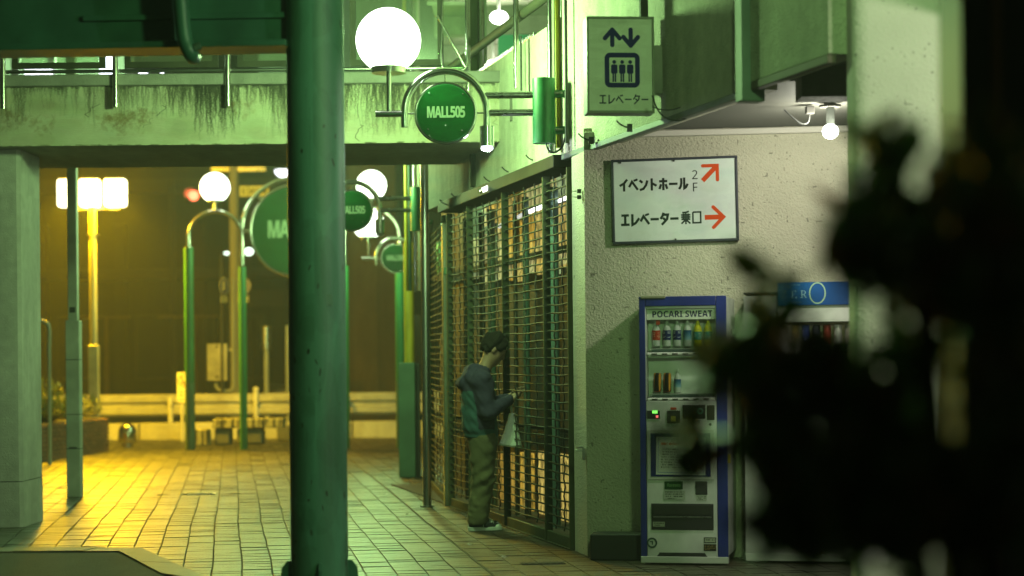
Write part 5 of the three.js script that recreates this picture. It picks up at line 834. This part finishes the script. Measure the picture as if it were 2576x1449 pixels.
{ // utility pole with box, two blue signs on the next pole, supplementary board
  const Z = 40, k = Z / F, P0 = (px) => { const p = at(px, 0, Z); p.y = 0; return p; };
  const a = P0(584), t = thing('utility_pole', 'pale concrete utility pole with a white control box', 'utility pole', a), y = (p) => at(584, p, Z).y, X = (p) => (p - 584) * k;
  P('shaft', cyl(V(0, 0, 0), V(0, 9, 0), 0.11, 0.085, 20), M([0.30, 0.29, 0.22], 0.8, 0, { map: concCol }), t);
  P('control_box', box(49 * k, 92 * k, 0.2, X(543), y(911), 0.2, 0.01), mCream, t);
  P('bracket', box(40 * k, 0.05, 0.05, X(565), y(880), 0.1), mSteel, t); P('box_latch', box(0.07, 0.045, 0.01, X(543), y(948), 0.305), mBlack, t); P('door_seam', box(25 * k, 0.006, 0.004, X(550), y(930), 0.302), mDark, t); P('box_lock', new THREE.SphereGeometry(0.02, 10, 8).translate(X(532), y(910), 0.30), mSteel, t); P('box_print', box(0.05, 0.05, 0.003, X(543), y(872), 0.302), mDark, t);
  P('conduit_pipe', tube([V(X(538), y(958), 0.15), V(X(538), y(972), 0.15), V(X(550), y(982), 0.15), V(X(574), y(982), 0.14), V(X(580), y(975), 0.14), V(X(581), y(940), 0.14), V(X(581), y(700), 0.12)], 0.03, 70, 8), mGreyPost, t);
  P('cross_arm', box(1.1, 0.09, 0.09, 0.1, y(426), 0, 0), mSteel, t);
  P('signal_board', box(74 * k, 27 * k, 0.02, X(636), y(482), 0.05), mCream, t); P('board_print', sheet(72 * k, 25 * k, X(636), y(482), 0.062), printed(canvasTex(288, 100, (x) => { x.fillStyle = '#c6c07a'; x.fillRect(0, 0, 288, 100); x.strokeStyle = '#16261c'; kana(x, '式信号', 96, 24, 52, 56, 8, 1.2); x.fillStyle = '#24301f'; x.fillRect(24, 24, 8, 56); x.fillRect(24, 22, 40, 8); x.fillRect(40, 44, 8, 36); x.fillRect(80, 0, 8, 100); })), t);
  const sg = (px, rot, dz, name, lab) => { const p = P0(px), o = thing('road_sign', lab, 'sign', V(p.x, 0, p.z + dz), null, rot); const yy = (q) => at(px, q, Z - dz).y;
    P('plate', new THREE.CylinderGeometry(0.17, 0.17, 0.012, 36).rotateX(Math.PI / 2).translate(0, yy(720), 0.06), M([0.02, 0.03, 0.14], 0.4), o); P('white_rim', new THREE.TorusGeometry(0.165, 0.008, 8, 40).translate(0, yy(720), 0.068), mWhite, o); P('figure', merge([cyl(V(-0.03, yy(730), 0.07), V(-0.02, yy(708), 0.07), 0.022), new THREE.SphereGeometry(0.024, 10, 8).translate(-0.03, yy(700), 0.07)]), M([0.35, 0.35, 0.2], 0.5), o);
    P('plate_below', box(0.25, 0.13, 0.012, 0, yy(753), 0.06, 0.004), mCream, o); P('plate_print', sheet(0.23, 0.11, 0, yy(753), 0.0675), printed(canvasTex(92, 44, (x) => { x.fillStyle = '#bdb98a'; x.fillRect(0, 0, 92, 44); lineText(x, 8, 10, 1, 128, 44, '#2a2a1c', 0.3); })), o); P('pole', cyl(V(0, 0, 0), V(0, yy(640), 0), 0.03), mDark, o); };
  sg(604, 0, 0.0, '', 'round blue road sign with a small plate facing the camera'); sg(556, 1.15, 0.3, '', 'round blue road sign turned sideways left of the utility pole');
  const c = fl(664, 1087), q = thing('parking_post', 'metal post with a thick cylinder head behind the stone bench', 'post', P0(662)); P('shaft', cyl(V(0, 0, 0), V(0, y(880), 0), 0.05), mGreyPost, q); P('head', new THREE.CylinderGeometry(0.11, 0.11, 56 * k, 28).translate(0, y(852), 0), mSteel, q); P('head_cap', new THREE.SphereGeometry(0.108, 24, 10, 0, 7, 0, Math.PI / 2).scale(1, 0.35, 1).translate(0, y(824), 0), M([0.3, 0.26, 0.06], 0.4, 0.6), q);
  const d = thing('plain_post', 'plain pale post close beside the big green column', 'post', P0(716)); P('shaft', cyl(V(0, 0, 0), V(0, y(820), 0), 0.045), mGreyPost, d);
  // traffic signal and distant lamps
  const Zt = 52, s = at(487, 492, Zt), tr = thing('traffic_light', 'red traffic light glowing left of the gate globe', 'traffic light', V(s.x, 0, s.z)); P('mast', cyl(V(-0.6, 0, -0.2), V(-0.6, s.y + 0.4, -0.2), 0.08), mBlack, tr); P('arm', cyl(V(-0.6, s.y + 0.25, -0.2), V(0.8, s.y + 0.25, -0.2), 0.04), mBlack, tr); P('housing', box(1.1, 0.38, 0.2, 0.3, s.y, -0.12, 0.1), mBlack, tr); P('red_lens', new THREE.SphereGeometry(0.13, 18, 12).scale(1, 1, 0.4).translate(0, s.y, 0), glow([1, 0.16, 0.08], 5), tr); P('visor', new THREE.CylinderGeometry(0.17, 0.17, 0.26, 20, 1, true, Math.PI * 0.5, Math.PI).rotateX(Math.PI / 2).translate(0, s.y, 0.12), M([0.25, 0.03, 0.02], 0.5), tr); P('red_glow_lens', new THREE.SphereGeometry(0.12, 18, 12).scale(1, 1, 0.4).translate(-0.13, s.y + 0.06, -0.05), glow([0.9, 0.12, 0.06], 1.3), tr);
  const lab = ['small white lamp far behind the inner gate post', 'tiny slanted white lamp far left of the inner gate post', 'white half dome lamp by the top edge of the big green column'];
  [[626, 633, 0.1, 1], [570, 637, 0.06, 0.6], [713, 428, 0.2, 1]].forEach(([px, py, r, sy], i) => { const p = at(px, py, 55), o = thing('distant_lamp', lab[i], 'lamp', V(p.x, 0, p.z)); P('globe', new THREE.SphereGeometry(r, 20, 14, 0, 7, i === 2 ? Math.PI / 2 : 0, i === 2 ? Math.PI / 2 : Math.PI).scale(1.2, sy, 1).translate(0, p.y, 0), glow(i === 2 ? [0.9, 0.92, 1] : [0.8, 1, 0.8], 4), o); P('mast', cyl(V(0.0, 0, -0.15), V(0.0, p.y, -0.15), 0.03), mBlack, o); });
  const cb = at(655, 955, 46), car = thing('parked_scooter', 'dark parked scooter with a shiny edge far behind the guard rail', 'scooter', V(cb.x, 0, cb.z));
  P('wheel', new THREE.TorusGeometry(0.2, 0.07, 10, 28).translate(-0.55, 0.27, 0), mBlack, car); P('wheel', new THREE.TorusGeometry(0.2, 0.07, 10, 28).translate(0.6, 0.27, 0), mBlack, car);
  P('shell', tube([V(-0.6, 0.6, 0), V(-0.35, 0.5, 0), V(0, 0.42, 0), V(0.3, 0.62, 0), V(0.75, 0.72, 0)], 0.15, 30, 12), M([0.25, 0.25, 0.27], 0.12, 0.4), car); P('seat', box(0.6, 0.1, 0.26, 0.4, 0.86, 0, 0.05), mBlack, car); P('front_shield', box(0.06, 0.6, 0.36, -0.5, 0.75, 0, 0.03), M([0.3, 0.3, 0.3], 0.15, 0.3), car); P('handlebar', cyl(V(-0.48, 1.1, -0.3), V(-0.48, 1.1, 0.3), 0.018), mSteel, car); P('mirror', new THREE.SphereGeometry(0.06, 12, 8).scale(1, 1, 0.3).translate(-0.48, 1.25, 0.22), mChrome, car);
}
{ // yellow pole on a green boxed base, brown pier behind
  const b = fl(1030, 1200), k = -b.z / F, t = thing('yellow_pole', 'yellow pole standing on a tall green metal boxed base', 'pole', b);
  P('base_box', box(42 * k, 288 * k, 38 * k, -4 * k, 144 * k, 0, 0.012), mGreenGrey, t); P('base_side', box(14 * k, 286 * k, 30 * k, 21 * k, 143 * k, -0.05, 0.006), mDark, t); P('shaft', cyl(V(3 * k, 286 * k, 0), V(3 * k, 590 * k, 0), 13 * k, 13 * k), mYellow, t); P('upper_tube', cyl(V(1 * k, 588 * k, 0), V(1 * k, 900 * k, 0), 6 * k), mChrome, t);
  P('cable', tube([V(-6 * k, 600 * k, 0.07), V(2 * k, 575 * k, 0.075), V(-4 * k, 545 * k, 0.075), V(6 * k, 530 * k, 0.075), V(16 * k, 535 * k, 0.06)], 0.006, 30, 6), mWire, t);
  const Z = 44, a = at(930, 0, Z), o = thing('bridge_pier', 'brown concrete pier far behind the gate sign', 'pier', V(a.x, 0, -Z)); P('shaft', box(125 * Z / F, 7, 1.6, 0, 3.5, -0.8, 0.06), M([0.10, 0.065, 0.03], 0.9, 0, { map: concCol }), o); P('panel', box(60 * Z / F, 6.9, 0.05, -0.15, 3.45, 0.02), M([0.13, 0.085, 0.04], 0.9, 0, { map: concCol }), o);
  const c = fl(876, 1098), h = thing('hoop_barrier', 'thin steel hoop barrier just right of the big green column', 'barrier', V(c.x, 0, c.z)); P('hoop', tube([V(-0.4, 0, 0), V(-0.4, 0.6, 0), V(-0.33, 0.72, 0), V(-0.1, 0.74, 0), V(0.0, 0.65, 0), V(0.02, 0, 0)], 0.022, 50, 8), mSteel, h);
}
{ // dark buildings across the road
  const o = thing('dark_building', 'dark unlit building across the road behind the guard rail', 'building', V(-8, 0, -58)), wall = M([0.012, 0.009, 0.006], 0.9, 0, { map: concCol });
  P('wall', box(34, 14, 1, 0, 7, -0.6), wall, o); const pane = M([0.012, 0.010, 0.008], 0.1), fr = M([0.03, 0.02, 0.01], 0.7);
  for (let i = 0; i < 9; i++) { const x = -8 + i * 2.3; P('pilaster', box(0.35, 5.5, 0.3, x, 2.75, 0, 0.02), M([0.016 + 0.016 * (i % 2), 0.013, 0.008], 0.8), o); const f = P('window', box(1.5, 1.9, 0.08, x + 1.15, 1.9, -0.05), fr, o); P('pane', box(1.36, 1.76, 0.02, x + 1.15, 1.9, 0.0), pane, f); }
  P('canopy', box(22, 0.3, 1.4, -1, 4.0, 0.4, 0.03), fr, o); P('ledge', box(34, 0.4, 0.3, 0, 6.6, 0.05), M([0.05, 0.036, 0.02], 0.8), o);
  P('signboard', box(3.6, 0.5, 0.1, 1.5, 3.3, 0.2, 0.02), M([0.06, 0.035, 0.015], 0.7), o);
  const ps = [at(268, 850, 50), at(488, 800, 50)]; ps.forEach((p, i) => { const u = thing('rusty_post', i ? 'thin rusty post right of the left gate post far back' : 'thin orange lit post far back left of the gate', 'post', V(p.x, 0, p.z)); P('shaft', cyl(V(0, 0, 0), V(0, 2.6, 0), 0.05), M([0.14, 0.08, 0.03], 0.8), u); P('cross_bar', cyl(V(-0.9, 2.6, 0), V(0.6, 2.6, 0), 0.03), M([0.14, 0.08, 0.03], 0.8), u); });
}
// ---------------------------------------------------------------- close to the camera: dark post and a leafy shrub, out of focus
{
  const Z = 5.2, a = at(2394, 700, Z), t = thing('near_post', 'very dark blurred wide post at the right edge', 'post', V(a.x + 0.16, 0, -Z)); P('shaft', metreUV(new RoundedBoxGeometry(0.32, 4.4, 0.3, 3, 0.02)).translate(0, 2.2, 0), M([0.022, 0.03, 0.012], 0.6, 0, { map: wear }), t); P('side_strip', box(0.02, 4.3, 0.02, -0.075, 2.15, 0.155, 0.004), M([0.16, 0.07, 0.01], 0.5), t);
}
{
  const t = thing('leafy_shrub', 'tall dark leafy shrub close to the camera at lower right', 'shrub', V(0.70, 0, -2.9)), O = t.position, ZS = 0.74, gs = [], q = new THREE.Quaternion(), m = new THREE.Matrix4();
  const mk = () => { const s = new THREE.Shape(); s.moveTo(0, 0); s.bezierCurveTo(0.026, 0.012, 0.024, 0.05, 0, 0.078); s.bezierCurveTo(-0.024, 0.05, -0.026, 0.012, 0, 0); const g = new THREE.ShapeGeometry(s, 4), p = g.attributes.position; for (let i = 0; i < p.count; i++) p.setZ(i, 0.5 * Math.abs(p.getX(i)) - 3 * p.getY(i) * p.getY(i)); g.computeVertexNormals(); return g; }; const base = mk();
  // clumps: pixel centre, half sizes in pixels, distance, number of leaves
  const C = [[2290, 620, 190, 160, 3.9, 150], [2240, 400, 80, 70, 4.0, 46], [2470, 620, 170, 220, 3.6, 210], [2150, 590, 66, 90, 4.0, 40], [2130, 660, 66, 70, 4.0, 40], [2190, 715, 90, 40, 3.9, 40], [2340, 790, 120, 100, 3.8, 90], [2540, 900, 130, 200, 3.5, 200], [1905, 708, 26, 10, 4.1, 7], [1955, 738, 30, 14, 4.1, 8], [1932, 808, 40, 36, 4.05, 20], [1850, 905, 95, 44, 4.0, 46], [1795, 950, 65, 60, 4.0, 36], [1990, 945, 120, 75, 3.9, 110], [2080, 1010, 120, 80, 3.9, 110], [1930, 1040, 90, 75, 3.9, 70], [1715, 1130, 66, 62, 4.0, 34], [1740, 1200, 34, 36, 4.0, 12], [1970, 1170, 80, 100, 3.9, 90], [2010, 1290, 100, 100, 3.8, 120], [2080, 1220, 90, 50, 3.8, 70], [2200, 1060, 70, 90, 3.8, 70], [2230, 1220, 140, 110, 3.7, 200], [2150, 1330, 160, 120, 3.7, 230], [2350, 1330, 180, 140, 3.6, 270], [2520, 1200, 110, 200, 3.5, 220], [1990, 1400, 80, 45, 3.8, 50], [2500, 480, 100, 110, 3.6, 60], [2260, 960, 60, 50, 3.9, 26]];
  for (const [px, py, rx, ry, Z, n] of C) for (let i = 0; i < n * 0.72; i++) { const a = R(0, 7), r = Math.sqrt(rnd()), p = at(px + rx * r * Math.cos(a), py + ry * r * Math.sin(a), (Z + R(-0.3, 0.3)) * ZS).sub(O); q.setFromEuler(new THREE.Euler(R(-1.8, 1.0), R(0, 6.3), R(-1, 1))); const s = R(0.62, 1.1); m.compose(p, q, V(s, s, s)); const lg = base.clone().applyMatrix4(m), tc = rnd(), cc = tc < 0.62 ? [0.06, 0.13, 0.03] : tc < 0.85 ? [0.13, 0.14, 0.03] : [0.17, 0.085, 0.025], ca = new Float32Array(lg.attributes.position.count * 3), f = R(0.5, 1.3); for (let k = 0; k < ca.length; k++) ca[k] = cc[k % 3] * f; lg.setAttribute('color', new THREE.BufferAttribute(ca, 3)); gs.push(lg); }
  P('foliage', mergeGeometries(gs), new THREE.MeshPhysicalMaterial({ color: lin(1, 1, 1), vertexColors: true, roughness: 0.5, transmission: 0.45, thickness: 0, side: THREE.DoubleSide }), t).userData.kind = 'stuff';
  const mt = M([0.03, 0.02, 0.012], 0.9, 0, { map: wear }), B = (pts, r0) => { for (let i = 0; i < pts.length - 1; i++) P('branch', cyl(pts[i], pts[i + 1], r0 * (1 - i / pts.length * 0.7), r0 * (1 - (i + 1) / pts.length * 0.7), 8), mt, t); };
  P('trunk', cyl(V(0, 0, 0), V(0.03, 0.75, 0), 0.045, 0.032, 12), mt, t); const w = (x, y, Z) => at(x, y, Z * ZS).sub(O), k = V(0.03, 0.72, 0);
  B([k, w(2350, 1150, 3.85), w(2330, 850, 3.9), w(2300, 600, 3.9), w(2240, 380, 4)], 0.026); B([k, w(2200, 1150, 3.9), w(2040, 1000, 3.95), w(1880, 900, 4), w(1780, 930, 4)], 0.02); B([w(2200, 1150, 3.9), w(2000, 1150, 3.95), w(1730, 1130, 4)], 0.014); B([w(2040, 1000, 3.95), w(1990, 830, 4.05), w(1990, 740, 4.1), w(1890, 712, 4.1)], 0.012); B([k, w(2460, 1000, 3.6), w(2480, 700, 3.6), w(2500, 480, 3.6)], 0.024);
}
renderer.render(scene, camera);
